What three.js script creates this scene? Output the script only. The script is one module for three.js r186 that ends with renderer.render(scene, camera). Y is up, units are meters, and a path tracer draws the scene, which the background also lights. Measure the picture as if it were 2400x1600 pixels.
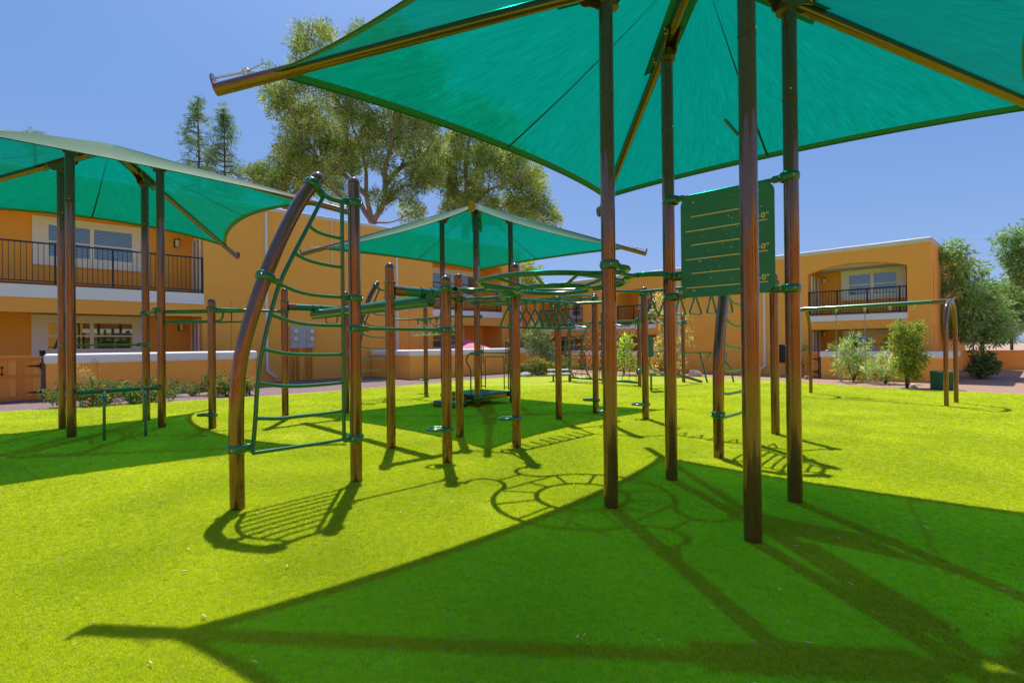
import * as THREE from 'three';
import { mergeGeometries } from 'three/addons/utils/BufferGeometryUtils.js';
import { RoundedBoxGeometry } from 'three/addons/geometries/RoundedBoxGeometry.js';

// ---------------------------------------------------------------- camera, sky, sun, exposure
const scene = new THREE.Scene();
const camera = new THREE.PerspectiveCamera(67.38, 1024 / 682, 0.05, 400);
camera.position.set(0, 1.42, 0);
camera.rotation.set(THREE.MathUtils.degToRad(0.25), 0, THREE.MathUtils.degToRad(-0.6), 'XYZ');
const renderer = new THREE.WebGLRenderer({ antialias: true });
renderer.toneMapping = THREE.LinearToneMapping;
renderer.toneMappingExposure = 1.48;
renderer.shadowMap.enabled = true;
const SUN = new THREE.Vector3(-0.084, 1, -0.48).normalize();
{
  const W = 512, H = 256, d = new Float32Array(W * H * 4), v = new THREE.Vector3();
  for (let y = 0; y < H; y++) for (let x = 0; x < W; x++) {
    const el = ((y + 0.5) / H - 0.5) * Math.PI, az = ((x + 0.5) / W - 0.5) * 2 * Math.PI, i = (y * W + x) * 4;
    v.set(Math.cos(el) * Math.cos(az), Math.sin(el), Math.cos(el) * Math.sin(az));
    const e = Math.max(0, v.y), hz = Math.pow(1 - e, 3.0), g = Math.max(0, v.dot(SUN));
    const glow = 0.55 * Math.pow(g, 18) + 0.18 * Math.pow(g, 4);
    const c = [0.05 + 0.22 * hz + glow * 0.9, 0.16 + 0.225 * hz + glow * 0.95, 0.44 + 0.17 * hz + glow];
    if (v.y < 0) { c[0] = 0.2; c[1] = 0.22; c[2] = 0.16; }
    for (let k = 0; k < 3; k++) d[i + k] = c[k];
    d[i + 3] = 1;
  }
  const t = new THREE.DataTexture(d, W, H, THREE.RGBAFormat, THREE.FloatType);
  t.mapping = THREE.EquirectangularReflectionMapping; t.magFilter = THREE.LinearFilter; t.minFilter = THREE.LinearFilter; t.needsUpdate = true;
  scene.background = t; scene.environment = t;
}
const sun = new THREE.DirectionalLight(new THREE.Color(1, 0.91, 0.76), 4.6);
sun.position.copy(SUN).multiplyScalar(60);
sun.castShadow = true; sun.shadow.mapSize.set(4096, 4096); sun.shadow.radius = 1;
Object.assign(sun.shadow.camera, { left: -40, right: 40, top: 40, bottom: -40, near: 1, far: 140 });
scene.add(sun, sun.target);

// ---------------------------------------------------------------- helpers
let seed = 20240607;
const rnd = () => { seed = (seed + 0x6d2b79f5) | 0; let t = Math.imul(seed ^ (seed >>> 15), 1 | seed); t = (t + Math.imul(t ^ (t >>> 7), 61 | t)) ^ t; return ((t ^ (t >>> 14)) >>> 0) / 4294967296; };
const rr = (a, b) => a + (b - a) * rnd();
const V = (x, y, z) => new THREE.Vector3(x, y, z);
const used = {};
function numbered(n) { n = n.replace(/_\d{3}$/, ''); used[n] = (used[n] ?? -1) + 1; return used[n] ? `${n}_${String(used[n]).padStart(3, '0')}` : n; }
function thing(name, label, category, [x, y, z] = [0, 0, 0], turn = 0, group) {
  const o = new THREE.Group(); o.name = numbered(name); o.position.set(x, y, z); o.rotation.y = turn;
  o.userData = { label, category }; if (group) o.userData.group = group;
  scene.add(o); return o;
}
function copy(src, label, [x, y, z], turn = src.rotation.y, group) {
  const o = src.clone(); o.name = numbered(src.name); o.position.set(x, y, z); o.rotation.y = turn;
  o.userData = { ...src.userData, label }; if (group) o.userData.group = group; scene.add(o); return o;
}
function flat(g) { g = g.index ? g.toNonIndexed() : g; for (const k of Object.keys(g.attributes)) if (!['position', 'normal', 'uv'].includes(k)) g.deleteAttribute(k); return g; }
function join(gs) { gs = [].concat(gs); return gs.length === 1 ? gs[0] : mergeGeometries(gs.map(flat)); }
function part(name, gs, m, parent, label) { const o = new THREE.Mesh(join(gs), m); o.name = name; o.castShadow = o.receiveShadow = true; if (label) o.userData.label = label; parent.add(o); return o; }
function structure(name, gs, m, label) { const o = part(numbered(name), gs, m, scene); o.userData = { kind: 'structure', label }; return o; }
function box(w, h, d, x = 0, y = 0, z = 0) {   // uv in metres
  const g = new THREE.BoxGeometry(w, h, d), uv = g.attributes.uv, n = g.attributes.normal, p = g.attributes.position;
  for (let i = 0; i < uv.count; i++) { const ax = Math.abs(n.getX(i)), ay = Math.abs(n.getY(i)); uv.setXY(i, (ax > 0.5 ? p.getZ(i) + z : p.getX(i) + x), (ay > 0.5 ? p.getZ(i) + z : p.getY(i) + y)); }
  return g.translate(x, y, z);
}
const rbox = (w, h, d, r, x, y, z) => new RoundedBoxGeometry(w, h, d, 3, r).translate(x, y, z);
function rod(a, b, r, seg = 12, r2 = r) {
  const L = a.distanceTo(b), g = new THREE.CylinderGeometry(r2, r, L, seg, 1);
  return g.applyQuaternion(new THREE.Quaternion().setFromUnitVectors(V(0, 1, 0), b.clone().sub(a).normalize())).translate((a.x + b.x) / 2, (a.y + b.y) / 2, (a.z + b.z) / 2);
}
const curve = (pts, r, n = 40, closed = false, seg = 12) => new THREE.TubeGeometry(new THREE.CatmullRomCurve3(pts, closed, 'centripetal'), n, r, seg, closed);
function pipe(pts, r, bend, seg = 10, closed = false) {   // straight runs with rounded corners
  const path = new THREE.CurvePath(), n = pts.length, cut = (a, b) => a.clone().lerp(b, Math.min(0.49, bend / a.distanceTo(b)));
  let from = closed ? cut(pts[0], pts[1]) : pts[0]; const start = from.clone();
  for (let i = 1; i < n + (closed ? 1 : -1); i++) {
    const p = pts[i % n], a = cut(p, pts[(i - 1) % n]), b = cut(p, pts[(i + 1) % n]);
    path.add(new THREE.LineCurve3(from, a)); path.add(new THREE.QuadraticBezierCurve3(a, p, b)); from = b;
  }
  if (!closed) path.add(new THREE.LineCurve3(from, pts[n - 1]));
  return new THREE.TubeGeometry(path, n * 14, r, seg, closed);
}
// tapered, slightly crooked limb
function limb(p, r0, r1, seg = 7) {
  const c = new THREE.CatmullRomCurve3(p, false, 'centripetal'), N = p.length * 4, g = new THREE.TubeGeometry(c, N, 1, seg), a = g.attributes.position, q = new THREE.Vector3();
  for (let i = 0; i <= N; i++) { const o = c.getPointAt(i / N), k = r0 + (r1 - r0) * i / N; for (let j = 0; j <= seg; j++) { const n = i * (seg + 1) + j; q.fromBufferAttribute(a, n).sub(o).multiplyScalar(k).add(o); a.setXYZ(n, q.x, q.y, q.z); } }
  return g;
}
// building axes: s runs along the left building and away from the camera, o is the distance to its front
const so = (s, o, y = 0) => V(0.722 * s - 0.692 * o, y, -0.692 * s - 0.722 * o);

// ---------------------------------------------------------------- textures
function noise2(n, cells, sd) {     // tileable value noise
  const g = new Float32Array(cells * cells); let t = sd * 7919 + 13;
  for (let i = 0; i < g.length; i++) { t = (Math.imul(t, 1664525) + 1013904223) | 0; g[i] = (t >>> 8) / 16777216; }
  const out = new Float32Array(n * n);
  for (let y = 0; y < n; y++) for (let x = 0; x < n; x++) {
    const u = x / n * cells, v = y / n * cells, i = Math.floor(u), j = Math.floor(v), a = u - i, b = v - j, sa = a * a * (3 - 2 * a), sb = b * b * (3 - 2 * b), i1 = (i + 1) % cells, j1 = (j + 1) % cells;
    out[y * n + x] = (g[j * cells + i] * (1 - sa) + g[j * cells + i1] * sa) * (1 - sb) + (g[j1 * cells + i] * (1 - sa) + g[j1 * cells + i1] * sa) * sb;
  }
  return out;
}
function layered(n, list, sd) { const o = new Float32Array(n * n); let w = 0; list.forEach(([c, k], q) => { const a = noise2(n, c, sd + q); w += k; for (let i = 0; i < o.length; i++) o[i] += a[i] * k; }); for (let i = 0; i < o.length; i++) o[i] /= w; return o; }
const srgb = (c) => Math.round(255 * (c <= 0.0031308 ? 12.92 * c : 1.055 * Math.pow(Math.max(c, 0), 1 / 2.4) - 0.055));
function tex(n, fn, metres, color = true) {
  const d = new Uint8Array(n * n * 4);
  for (let i = 0; i < n * n; i++) { const c = fn(i, i % n, Math.floor(i / n)); for (let k = 0; k < 3; k++) d[i * 4 + k] = Math.min(255, Math.max(0, color ? srgb(c[k]) : c[k] * 255)); d[i * 4 + 3] = 255; }
  const t = new THREE.DataTexture(d, n, n); t.wrapS = t.wrapT = THREE.RepeatWrapping; t.magFilter = THREE.LinearFilter; t.minFilter = THREE.LinearMipmapLinearFilter; t.generateMipmaps = true;
  t.repeat.set(1 / metres, 1 / metres); if (color) t.colorSpace = THREE.SRGBColorSpace; t.needsUpdate = true; return t;
}
const mix = (a, b, k) => a.map((x, i) => x + (b[i] - x) * k);
const nStucco = layered(512, [[6, 0.5], [24, 0.8], [90, 1], [190, 0.7]], 3), nSlow = layered(512, [[4, 1], [9, 0.7], [30, 0.35]], 9), nGrain = layered(512, [[128, 1], [256, 1]], 21);
const stuccoTex = tex(512, (i) => mix([0.93, 0.385, 0.052], [0.99, 0.465, 0.095], nSlow[i] * 0.75 + nStucco[i] * 0.25), 5);
const stuccoBump = tex(512, (i) => [nStucco[i], 0, 0], 2.4, false);
const M = {};
const std = (name, o) => { const m = new THREE.MeshPhysicalMaterial({ roughness: 0.7, ...o }); m.name = name; M[name] = m; return m; };
const C = (r, g, b) => new THREE.Color(r, g, b);
std('stucco', { map: stuccoTex, bumpMap: stuccoBump, bumpScale: 0.012, roughness: 0.92 });
std('white_paint', { color: C(0.83, 0.81, 0.84), bumpMap: stuccoBump, bumpScale: 0.006, roughness: 0.8 });
std('parapet_coat', { map: tex(256, (i) => { const k = nStucco[(i * 5) % nStucco.length]; return mix([0.55, 0.54, 0.53], [0.86, 0.85, 0.84], Math.min(1, k * 1.5)); }, 1.6), bumpMap: stuccoBump, bumpScale: 0.03, roughness: 0.9 });
std('frame_white', { color: C(0.88, 0.82, 0.74), roughness: 0.5 });
std('surround', { color: C(0.87, 0.81, 0.76), bumpMap: stuccoBump, bumpScale: 0.004, roughness: 0.75 });
std('glass', { color: C(0.86, 0.92, 0.9), transmission: 1, thickness: 0, roughness: 0.015, ior: 1.9 });
std('blind', { color: C(0.62, 0.6, 0.5), roughness: 0.6 });
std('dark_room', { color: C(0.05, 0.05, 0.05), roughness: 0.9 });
std('rail_metal', { color: C(0.018, 0.02, 0.035), roughness: 0.4, metalness: 0.3 });
std('door_panel', { color: C(0.36, 0.33, 0.29), roughness: 0.45 });
std('pipe_white', { color: C(0.7, 0.7, 0.78), roughness: 0.45 });
std('lamp_black', { color: C(0.02, 0.018, 0.016), roughness: 0.5 });
std('lamp_glass', { color: C(0.85, 0.78, 0.62), roughness: 0.35 });
// brown powder-coated steel, dusty and scratched
const nPost = layered(512, [[3, 0.6], [14, 0.6], [60, 0.8], [220, 0.9]], 55);
std('post_brown', { map: tex(512, (i) => mix([0.15, 0.068, 0.032], [0.235, 0.114, 0.057], Math.pow(nPost[i], 1.2)), 1.1), roughness: 0.155, metalness: 0.62, clearcoat: 0.7, clearcoatRoughness: 0.03, roughnessMap: tex(512, (i) => [0, 0.75 + nPost[i] * 0.5, 0], 0.9, false) });
std('bracket_brown', { color: C(0.17, 0.11, 0.04), roughness: 0.35, metalness: 0.45 });
const nGreen = layered(256, [[4, 1], [30, 0.7], [100, 0.6]], 77);
std('tube_green', { map: tex(256, (i) => mix([0.003, 0.105, 0.05], [0.008, 0.155, 0.075], nGreen[i]), 0.7), roughness: 0.24, metalness: 0.1, clearcoat: 0.5, clearcoatRoughness: 0.12 });
std('board_green', { map: tex(256, (i) => mix([0.012, 0.15, 0.085], [0.03, 0.215, 0.125], nGreen[i]), 0.8), roughness: 0.5 });
std('mark_tan', { color: C(0.85, 0.60, 0.24), roughness: 0.6 });
std('steel', { color: C(0.62, 0.6, 0.56), roughness: 0.3, metalness: 0.9 });
std('chain_steel', { color: C(0.3, 0.27, 0.24), roughness: 0.45, metalness: 0.8 });
std('deck_green', { map: tex(256, (i, x, y) => { const h = (x % 16 < 6 && y % 16 < 6) ? 0.25 : 1; const k = nGreen[i]; return [(0.02 + 0.02 * k) * h, (0.15 + 0.06 * k) * h, (0.115 + 0.05 * k) * h]; }, 0.5), roughness: 0.55 });
std('rope', { color: C(0.09, 0.035, 0.02), roughness: 0.9 });
std('knot_white', { color: C(0.72, 0.7, 0.68), roughness: 0.5 });
std('net_seat', { color: C(0.004, 0.11, 0.05), roughness: 0.35 });
std('belt_black', { color: C(0.12, 0.10, 0.08), roughness: 0.6 });
std('gutter_dark', { color: C(0.03, 0.025, 0.02), roughness: 0.8 });
const nWood = layered(256, [[3, 1], [9, 1], [40, 0.4]], 91);
const wood = (a, b, nm) => std(nm, { map: tex(256, (i, x, y) => { const w = 0.5 + 0.5 * Math.sin((x / 256 * 14 + nWood[i] * 5) * 6.283); return mix(a, b, w * 0.55 + nWood[(x + ((y >> 4) * 256)) % 65536] * 0.45); }, 0.55), roughness: 0.65 });
wood([0.62, 0.20, 0.025], [0.84, 0.33, 0.055], 'cedar'); wood([0.52, 0.155, 0.02], [0.76, 0.27, 0.04], 'cedar_dark'); wood([0.70, 0.25, 0.04], [0.88, 0.39, 0.085], 'cedar_pale'); wood([0.10, 0.05, 0.03], [0.17, 0.085, 0.05], 'post_wood');
std('iron', { color: C(0.02, 0.02, 0.022), roughness: 0.5, metalness: 0.5 });
std('meter_grey', { color: C(0.42, 0.43, 0.46), roughness: 0.5 });
std('meter_dial', { color: C(0.75, 0.68, 0.52), roughness: 0.35 });
std('rust_pipe', { map: tex(256, (i) => nStucco[(i * 3) % nStucco.length] > 0.6 ? [0.22, 0.085, 0.02] : [0.86, 0.37, 0.06], 0.6), roughness: 0.9 });
std('pink_cloth', { color: C(0.75, 0.08, 0.22), roughness: 0.8, transmission: 0.3, thickness: 0, side: THREE.DoubleSide });
std('bin_green', { color: C(0.006, 0.10, 0.062), roughness: 0.4 });
std('grey_wall', { color: C(0.5, 0.46, 0.42), roughness: 0.9, bumpMap: stuccoBump, bumpScale: 0.01 });
std('kerb', { color: C(0.6, 0.57, 0.52), roughness: 0.9 });
std('edging', { color: C(0.62, 0.47, 0.3), roughness: 0.9 });
// shade cloth: knitted mesh, lets part of the light straight through and scatters the rest
const nCloth = new Float32Array(512 * 512); { const a = noise2(512, 128, 31), b = noise2(512, 16, 32), c = layered(512, [[128, 1], [256, 1]], 33); for (let y = 0; y < 512; y++) for (let x = 0; x < 512; x++) { const i = y * 512 + x, j = ((y >> 4) % 512) * 512 + x; nCloth[i] = a[j] * 0.55 + b[((y >> 2) % 512) * 512 + x] * 0.25 + c[i] * 0.2; } }
const clothTex = tex(512, (i) => mix([0.0006, 0.21, 0.13], [0.0016, 0.39, 0.265], nCloth[i]), 1);
std('shade_cloth', { map: clothTex, roughness: 0.57, transmission: 0.82, thickness: 0, side: THREE.DoubleSide, ior: 1.2, specularIntensity: 0.1 });
std('cloth_hem', { color: C(0.002, 0.15, 0.06), roughness: 0.9, transmission: 0.35, thickness: 0, side: THREE.DoubleSide });
std('cloth_seam', { color: C(0.001, 0.045, 0.03), roughness: 0.9 });
const leafMat = (name, t) => std(name, { vertexColors: true, roughness: 0.93, transmission: t, thickness: 0, side: THREE.DoubleSide, specularIntensity: 0.3 });
leafMat('leaf', 0.5); leafMat('needle', 0.5);
std('bark', { map: tex(256, (i, x, y) => mix([0.16, 0.10, 0.07], [0.42, 0.27, 0.19], nWood[(x * 4 + ((y >> 2) % 64) * 1024) % 65536]), 1.2), roughness: 0.95 });
std('bark_dark', { color: C(0.10, 0.06, 0.04), roughness: 0.95 });
std('blade', { roughness: 0.92, transmission: 0.4, thickness: 0, side: THREE.DoubleSide, specularIntensity: 0.2 });
std('stone', { roughness: 0.95 });

// ---------------------------------------------------------------- ground
const plan = (pts) => { const s = new THREE.Shape(pts.map(([x, z]) => new THREE.Vector2(x, -z))); return new THREE.ShapeGeometry(s).rotateX(-Math.PI / 2); };
const nTurfA = layered(512, [[4, 1], [13, 0.8], [40, 0.8], [110, 0.5]], 41), nTurfB = layered(512, [[64, 0.5], [128, 1], [256, 1.2]], 43);
std('turf_mat', { map: tex(512, (i) => mix([0.17, 0.24, 0.003], [0.46, 0.55, 0.012], nTurfA[i] * 0.45 + Math.pow(nTurfB[i], 1.1) * 0.55), 3.1), bumpMap: tex(512, (i) => [nTurfB[i], 0, 0], 1.3, false), bumpScale: 0.02, roughness: 0.95 });
const gravelTex = (a, b, c, m) => tex(512, (i) => { const k = nTurfB[(i * 3) % 262144] * 0.6 + nGrain[i] * 0.4; return k < 0.5 ? mix(a, b, k * 2) : mix(b, c, k * 2 - 1); }, m);
std('gravel_purple', { map: gravelTex([0.07, 0.04, 0.042], [0.30, 0.20, 0.205], [0.58, 0.46, 0.46], 1.6), bumpMap: tex(512, (i) => [nGrain[i], 0, 0], 1.6, false), bumpScale: 0.05, roughness: 0.95 });
std('gravel_pink', { map: gravelTex([0.22, 0.12, 0.09], [0.50, 0.31, 0.23], [0.72, 0.56, 0.46], 1.6), bumpMap: tex(512, (i) => [nGrain[i], 0, 0], 1.6, false), bumpScale: 0.05, roughness: 0.95 });
std('earth_mat', { map: gravelTex([0.22, 0.14, 0.1], [0.36, 0.25, 0.18], [0.5, 0.38, 0.3], 2), roughness: 1 });
structure('ground', plan([[-150, 60], [150, 60], [150, -180], [-150, -180]]).translate(0, -0.012, 0), M.earth_mat, 'bare sandy earth around the buildings');
const edgeL = [[-18, -6.9], [-11.59, -11.5], [-7.21, -14.4], [-5.1, -16.3], [-3.1, -18.6], [-1.5, -20.5], [0.1, -22.0], [1.3, -22.35], [3.6, -22.3], [5.9, -21.8], [8.2, -20.3], [9.6, -17.9], [10.75, -15.3], [11.8, -14.1], [13.0, -12.95], [22, -5.2]];
const left = [so(-9, 24), so(24, 24)].map((p) => [p.x, p.z]), right = [so(24, 24), so(34, -6)].map((p) => [p.x, p.z]);
structure('gravel_bed', plan([...edgeL.slice(0, 8), [1.3, -32], left[1], left[0], [-26, -2]]).translate(0, -0.004, 0), M.gravel_purple, 'purple brown gravel bed along the left building');
structure('gravel_bed', plan([[1.31, -32], ...edgeL.slice(7), [34, -4], [34, -24], right[0]]).translate(0, -0.004, 0), M.gravel_pink, 'pinkish gravel bed along the right building');
structure('turf', plan([...edgeL, [24, 14], [-20, 14], [-20, -5]]), M.turf_mat, 'bright green artificial turf of the play area');
{
  const gs = []; for (let i = 0; i < edgeL.length - 1; i++) { const a = edgeL[i], b = edgeL[i + 1], L = Math.hypot(b[0] - a[0], b[1] - a[1]); gs.push(box(L, 0.02, 0.05).rotateY(-Math.atan2(b[1] - a[1], b[0] - a[0])).translate((a[0] + b[0]) / 2, 0.002, (a[1] + b[1]) / 2)); }
  structure('turf_edging', gs, M.edging, 'thin tan edging strip where turf meets gravel');
}
// blades of the turf, thinning out with distance
{
  const tuft = (n) => {
    const p = [];
    for (let i = 0; i < n; i++) {
      const a = rnd() * 6.283, r = rr(0, 0.011), h = rr(0.011, 0.024), w = rr(0.0017, 0.0028), lean = rr(0.006, 0.03), b = a + rr(-1, 1), x = Math.cos(a) * r, z = Math.sin(a) * r, px = -Math.sin(b) * w, pz = Math.cos(b) * w;
      const tx = x + Math.cos(b) * lean, tz = z + Math.sin(b) * lean;
      p.push(x - px, 0, z - pz, x + px, 0, z + pz, tx, h, tz);
    }
    const g = new THREE.BufferGeometry(); g.setAttribute('position', new THREE.Float32BufferAttribute(p, 3)); return g;
  };
  const inside = (x, z) => { for (let i = 0; i < edgeL.length - 1; i++) { const a = edgeL[i], b = edgeL[i + 1]; if (x >= a[0] && x < b[0]) return z > a[1] + (b[1] - a[1]) * (x - a[0]) / (b[0] - a[0]) + 0.05; } return true; };
  const m4 = new THREE.Matrix4(), q = new THREE.Quaternion(), UPV = V(0, 1, 0), col = new THREE.Color();
  const pile = noise2(256, 24, 5), patch = layered(256, [[5, 1], [11, 0.8], [40, 0.6], [90, 0.5]], 61), N = 780000;
  const gsrc = [tuft(8), tuft(8), tuft(9)];
  const holder = gsrc.map((g) => new THREE.InstancedMesh(g, M.blade, Math.ceil(N / 3)));
  const cnt = [0, 0, 0];
  for (let i = 0; i < N; i++) {
    const d = 1.5 * Math.pow(11.5, Math.pow(rnd(), 1.15)), a = rr(-1.05, 1.05), x = Math.tan(a * 0.83) * d * 1.0, z = -d;
    if (!inside(x, z)) continue;
    const s = 0.6 + d * 0.115, k = i % 3;
    q.setFromAxisAngle(UPV, rnd() * 6.283);
    m4.compose(V(x, -0.001, z), q, V(s, Math.min(1.1, 0.72 + d * 0.035) * rr(0.7, 1.25), s));
    holder[k].setMatrixAt(cnt[k], m4);
    const pl = pile[(Math.floor(x * 16 + 4096) & 255) + (Math.floor(z * 16 + 4096) & 255) * 256], t = rnd(), pa = patch[(Math.floor(x * 22 + z * 9 + 4096) & 255) + (Math.floor(z * 22 - x * 9 + 4096) & 255) * 256];
    const c = t < 0.035 ? [0.6, 0.6, 0.22] : mix([0.29, 0.42, 0.003], [0.67, 0.77, 0.015], Math.min(1, rnd() * 0.75 + pl * 0.4)).map((q, k2) => q + (pa > 0.62 ? (pa - 0.62) * [0.75, 0.7, 0.3][k2] : 0));
    holder[k].setColorAt(cnt[k]++, col.setRGB(c[0], c[1], c[2]));
  }
  const g = new THREE.Group(); g.name = 'turf_blades'; g.userData = { kind: 'stuff', label: 'short plastic grass blades of the artificial turf', category: 'artificial grass' };
  holder.forEach((h, k) => { h.count = cnt[k]; h.name = 'blades'; h.userData = { kind: 'stuff' }; h.castShadow = h.receiveShadow = true; g.add(h); });
  scene.add(g);
}

// ---------------------------------------------------------------- buildings
function windowUnit(parent, x0, x1, y0, y1, z, border, slats, meet) {
  const b = border, f = 0.05, X0 = x0 + b, X1 = x1 - b, Y0 = y0 + b * 0.75, Y1 = y1 - b * 0.6, xm = (X0 + X1) / 2, m = Y0 + (Y1 - Y0) * meet;
  const w = part('window', [box(b, y1 - y0, 0.1, x0 + b / 2, (y0 + y1) / 2, z + 0.05), box(b, y1 - y0, 0.1, x1 - b / 2, (y0 + y1) / 2, z + 0.05), box(X1 - X0, Y0 - y0, 0.1, xm, (y0 + Y0) / 2, z + 0.05), box(X1 - X0, y1 - Y1, 0.1, xm, (y1 + Y1) / 2, z + 0.05)], M.surround, parent);
  const zf = z + 0.075;
  part('frame', [box(f, Y1 - Y0, 0.06, X0 + f / 2, (Y0 + Y1) / 2, zf), box(f, Y1 - Y0, 0.06, X1 - f / 2, (Y0 + Y1) / 2, zf), box(X1 - X0 - 2 * f, f, 0.06, xm, Y0 + f / 2, zf), box(X1 - X0 - 2 * f, f, 0.06, xm, Y1 - f / 2, zf), box(0.11, Y1 - Y0 - 2 * f, 0.066, xm, (Y0 + Y1) / 2, zf + 0.002),
    box(xm - X0 - f - 0.055, f, 0.058, (X0 + f + xm - 0.055) / 2, m, zf), box(xm - X0 - f - 0.055, f, 0.058, (X1 - f + xm + 0.055) / 2, m, zf)], M.frame_white, w);
  for (const [a, c] of [[X0 + f, xm - 0.055], [xm + 0.055, X1 - f]]) for (const [e, g] of [[Y0 + f, m - f / 2], [m + f / 2, Y1 - f]]) part('pane', box(c - a, g - e, 0.004, (a + c) / 2, (e + g) / 2, z + 0.07), M.glass, w);
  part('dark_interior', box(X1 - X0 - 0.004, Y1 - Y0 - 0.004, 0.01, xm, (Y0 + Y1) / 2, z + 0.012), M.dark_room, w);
  if (slats) { const gs = []; const n = Math.floor((Y1 - Y0) / slats); for (let i = 0; i < n; i++) gs.push(box(X1 - X0 - 0.06, 0.003, slats * 0.8).rotateX(0.75).translate(xm, Y0 + (i + 0.5) * slats, z + 0.045)); part('blind', gs, M.blind, w); }
  return w;
}
function railing(parent, x0, x1, y0, y1, z, gap, every) {
  const r = part('balcony_railing', [box(x1 - x0, 0.045, 0.05, (x0 + x1) / 2, y1, z), box(x1 - x0, 0.03, 0.035, (x0 + x1) / 2, y0, z), box(x1 - x0, 0.03, 0.05, (x0 + x1) / 2, y0 - 0.075, z)], M.rail_metal, parent);
  const n = Math.round((x1 - x0) / gap), thin = new THREE.CylinderGeometry(0.009, 0.009, y1 - y0 - 0.035, 6), thick = new THREE.BoxGeometry(0.05, y1 - y0 + 0.06, 0.044);
  for (let i = 0; i <= n; i++) { const post = i % every === 0 || i === n, o = part(post ? 'rail_post' : 'baluster', post ? thick : thin, M.rail_metal, r); o.position.set(x0 + 0.03 + (x1 - x0 - 0.06) * i / n, (y0 + y1) / 2 - (post ? 0.04 : 0.004), z); }
}
function wallLamp(parent, x, y, z, s = 1) { const l = part('wall_lamp', [box(0.13 * s, 0.03 * s, 0.13 * s, x, y + 0.13 * s, z + 0.08 * s), box(0.09 * s, 0.22 * s, 0.025 * s, x - 0.03 * s, y + 0.02, z + 0.0125 * s)], M.lamp_black, parent); part('lamp_glass', new THREE.CylinderGeometry(0.05 * s, 0.05 * s, 0.19 * s, 12).translate(x, y + 0.02 * s, z + 0.085 * s), M.lamp_glass, l); }
function downspout(parent, x, y0, y1, z, dir) { part('downspout', [box(0.085, y1 - y0, 0.065, x, (y0 + y1) / 2, z + 0.034), box(0.34, 0.08, 0.066).rotateZ(-dir * 0.7).translate(x + dir * 0.13, y0 - 0.085, z + 0.035), box(0.12, 0.075, 0.064).rotateZ(-dir * 0.45).translate(x + dir * 0.3, y0 - 0.215, z + 0.034)], M.pipe_white, parent); }
function building(name, label, pos, turn, o) {
  const b = thing(name, label, 'building', pos, turn);
  const { x0, x1, H, D, top } = o, sh = new THREE.Shape([[x0, 0], [x1, 0], [x1, H], [x0, H]].map((p) => new THREE.Vector2(...p)));
  for (const e of o.open) {
    const h = new THREE.Path(), y0 = Math.max(e.y0, 0.003);
    h.moveTo(e.x0, y0); h.lineTo(e.x1, y0); h.lineTo(e.x1, e.y1);
    if (e.arch) h.quadraticCurveTo((e.x0 + e.x1) / 2, e.y1 + 2 * e.arch, e.x0, e.y1); else h.lineTo(e.x0, e.y1);
    h.closePath(); sh.holes.push(h);
  }
  part('facade_wall', new THREE.ExtrudeGeometry(sh, { depth: 0.25, bevelEnabled: false, curveSegments: 24 }).translate(0, 0, -0.25), M.stucco, b);
  part('side_wall', [box(0.25, H, D - 0.25, x1 - 0.125, H / 2, -0.25 - (D - 0.25) / 2), box(0.25, H, D - 0.25, x0 + 0.125, H / 2, -0.25 - (D - 0.25) / 2), box(x1 - x0 - 0.5, H, 0.25, (x0 + x1) / 2, H / 2, -D + 0.125)], M.stucco, b);
  part('roof', box(x1 - x0 - 0.5, 0.2, D - 0.5, (x0 + x1) / 2, H - 0.5, -D / 2), M.grey_wall, b);
  const pt = top, ph = 0.34;
  part('parapet', [rbox(x1 - x0 + 0.08, pt, ph, pt * 0.35, (x0 + x1) / 2, H + pt / 2 - 0.01, -ph / 2 + 0.045), rbox(ph, pt, D - ph + 0.1, pt * 0.35, x1 - ph / 2 + 0.045, H + pt / 2 - 0.012, -ph / 2 - D / 2 + 0.05), rbox(ph, pt, D - ph + 0.1, pt * 0.35, x0 + ph / 2 - 0.045, H + pt / 2 - 0.012, -ph / 2 - D / 2 + 0.05)], M.parapet_coat, b);
  for (const e of o.open) {
    const R = o.recess, h = e.y1 + (e.arch || 0) + 0.02, cx = (e.x0 + e.x1) / 2, w = e.x1 - e.x0;
    part('recess_wall', [box(w + 0.3, h - e.y0 + 0.2, 0.15, cx, (e.y0 + h) / 2, -R - 0.075), box(0.15, h - e.y0 + 0.2, R - 0.25, e.x0 - 0.075, (e.y0 + h) / 2, -0.25 - (R - 0.25) / 2), box(0.15, h - e.y0 + 0.2, R - 0.25, e.x1 + 0.075, (e.y0 + h) / 2, -0.25 - (R - 0.25) / 2), box(w + 0.3, 0.15, R - 0.253, cx, h + 0.1, -0.252 - (R - 0.253) / 2)], M.stucco, b);
    if (e.y0 > 1) part('balcony_floor', box(w, 0.16, R - 0.003, cx, e.y0 - 0.078, -R / 2), M.grey_wall, b);
    if (e.slab) part('slab_band', box(w + 0.01, e.y0 - e.slab, 0.30, cx - 0.005, (e.y0 + e.slab) / 2 + 0.004, -0.115), M.white_paint, b);
  }
  return b;
}
const LB = building('apartment_building', 'orange stucco two-storey apartment building on the left with long facade, balconies and downspouts', so(0, 21.4).toArray(), 0.7639, {
  x0: -6, x1: 21.35, H: 6.82, D: 9, top: 0.17, recess: 1.6,
  open: [{ x0: -5, x1: 4.84, y0: 3.37, y1: 5.9, slab: 2.98 }, { x0: -5, x1: 4.78, y0: 0, y1: 2.53 }, { x0: 15.0, x1: 19.73, y0: 3.2, y1: 5.75, slab: 2.87 }, { x0: 15.0, x1: 19.73, y0: 0, y1: 2.42 }],
});
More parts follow.
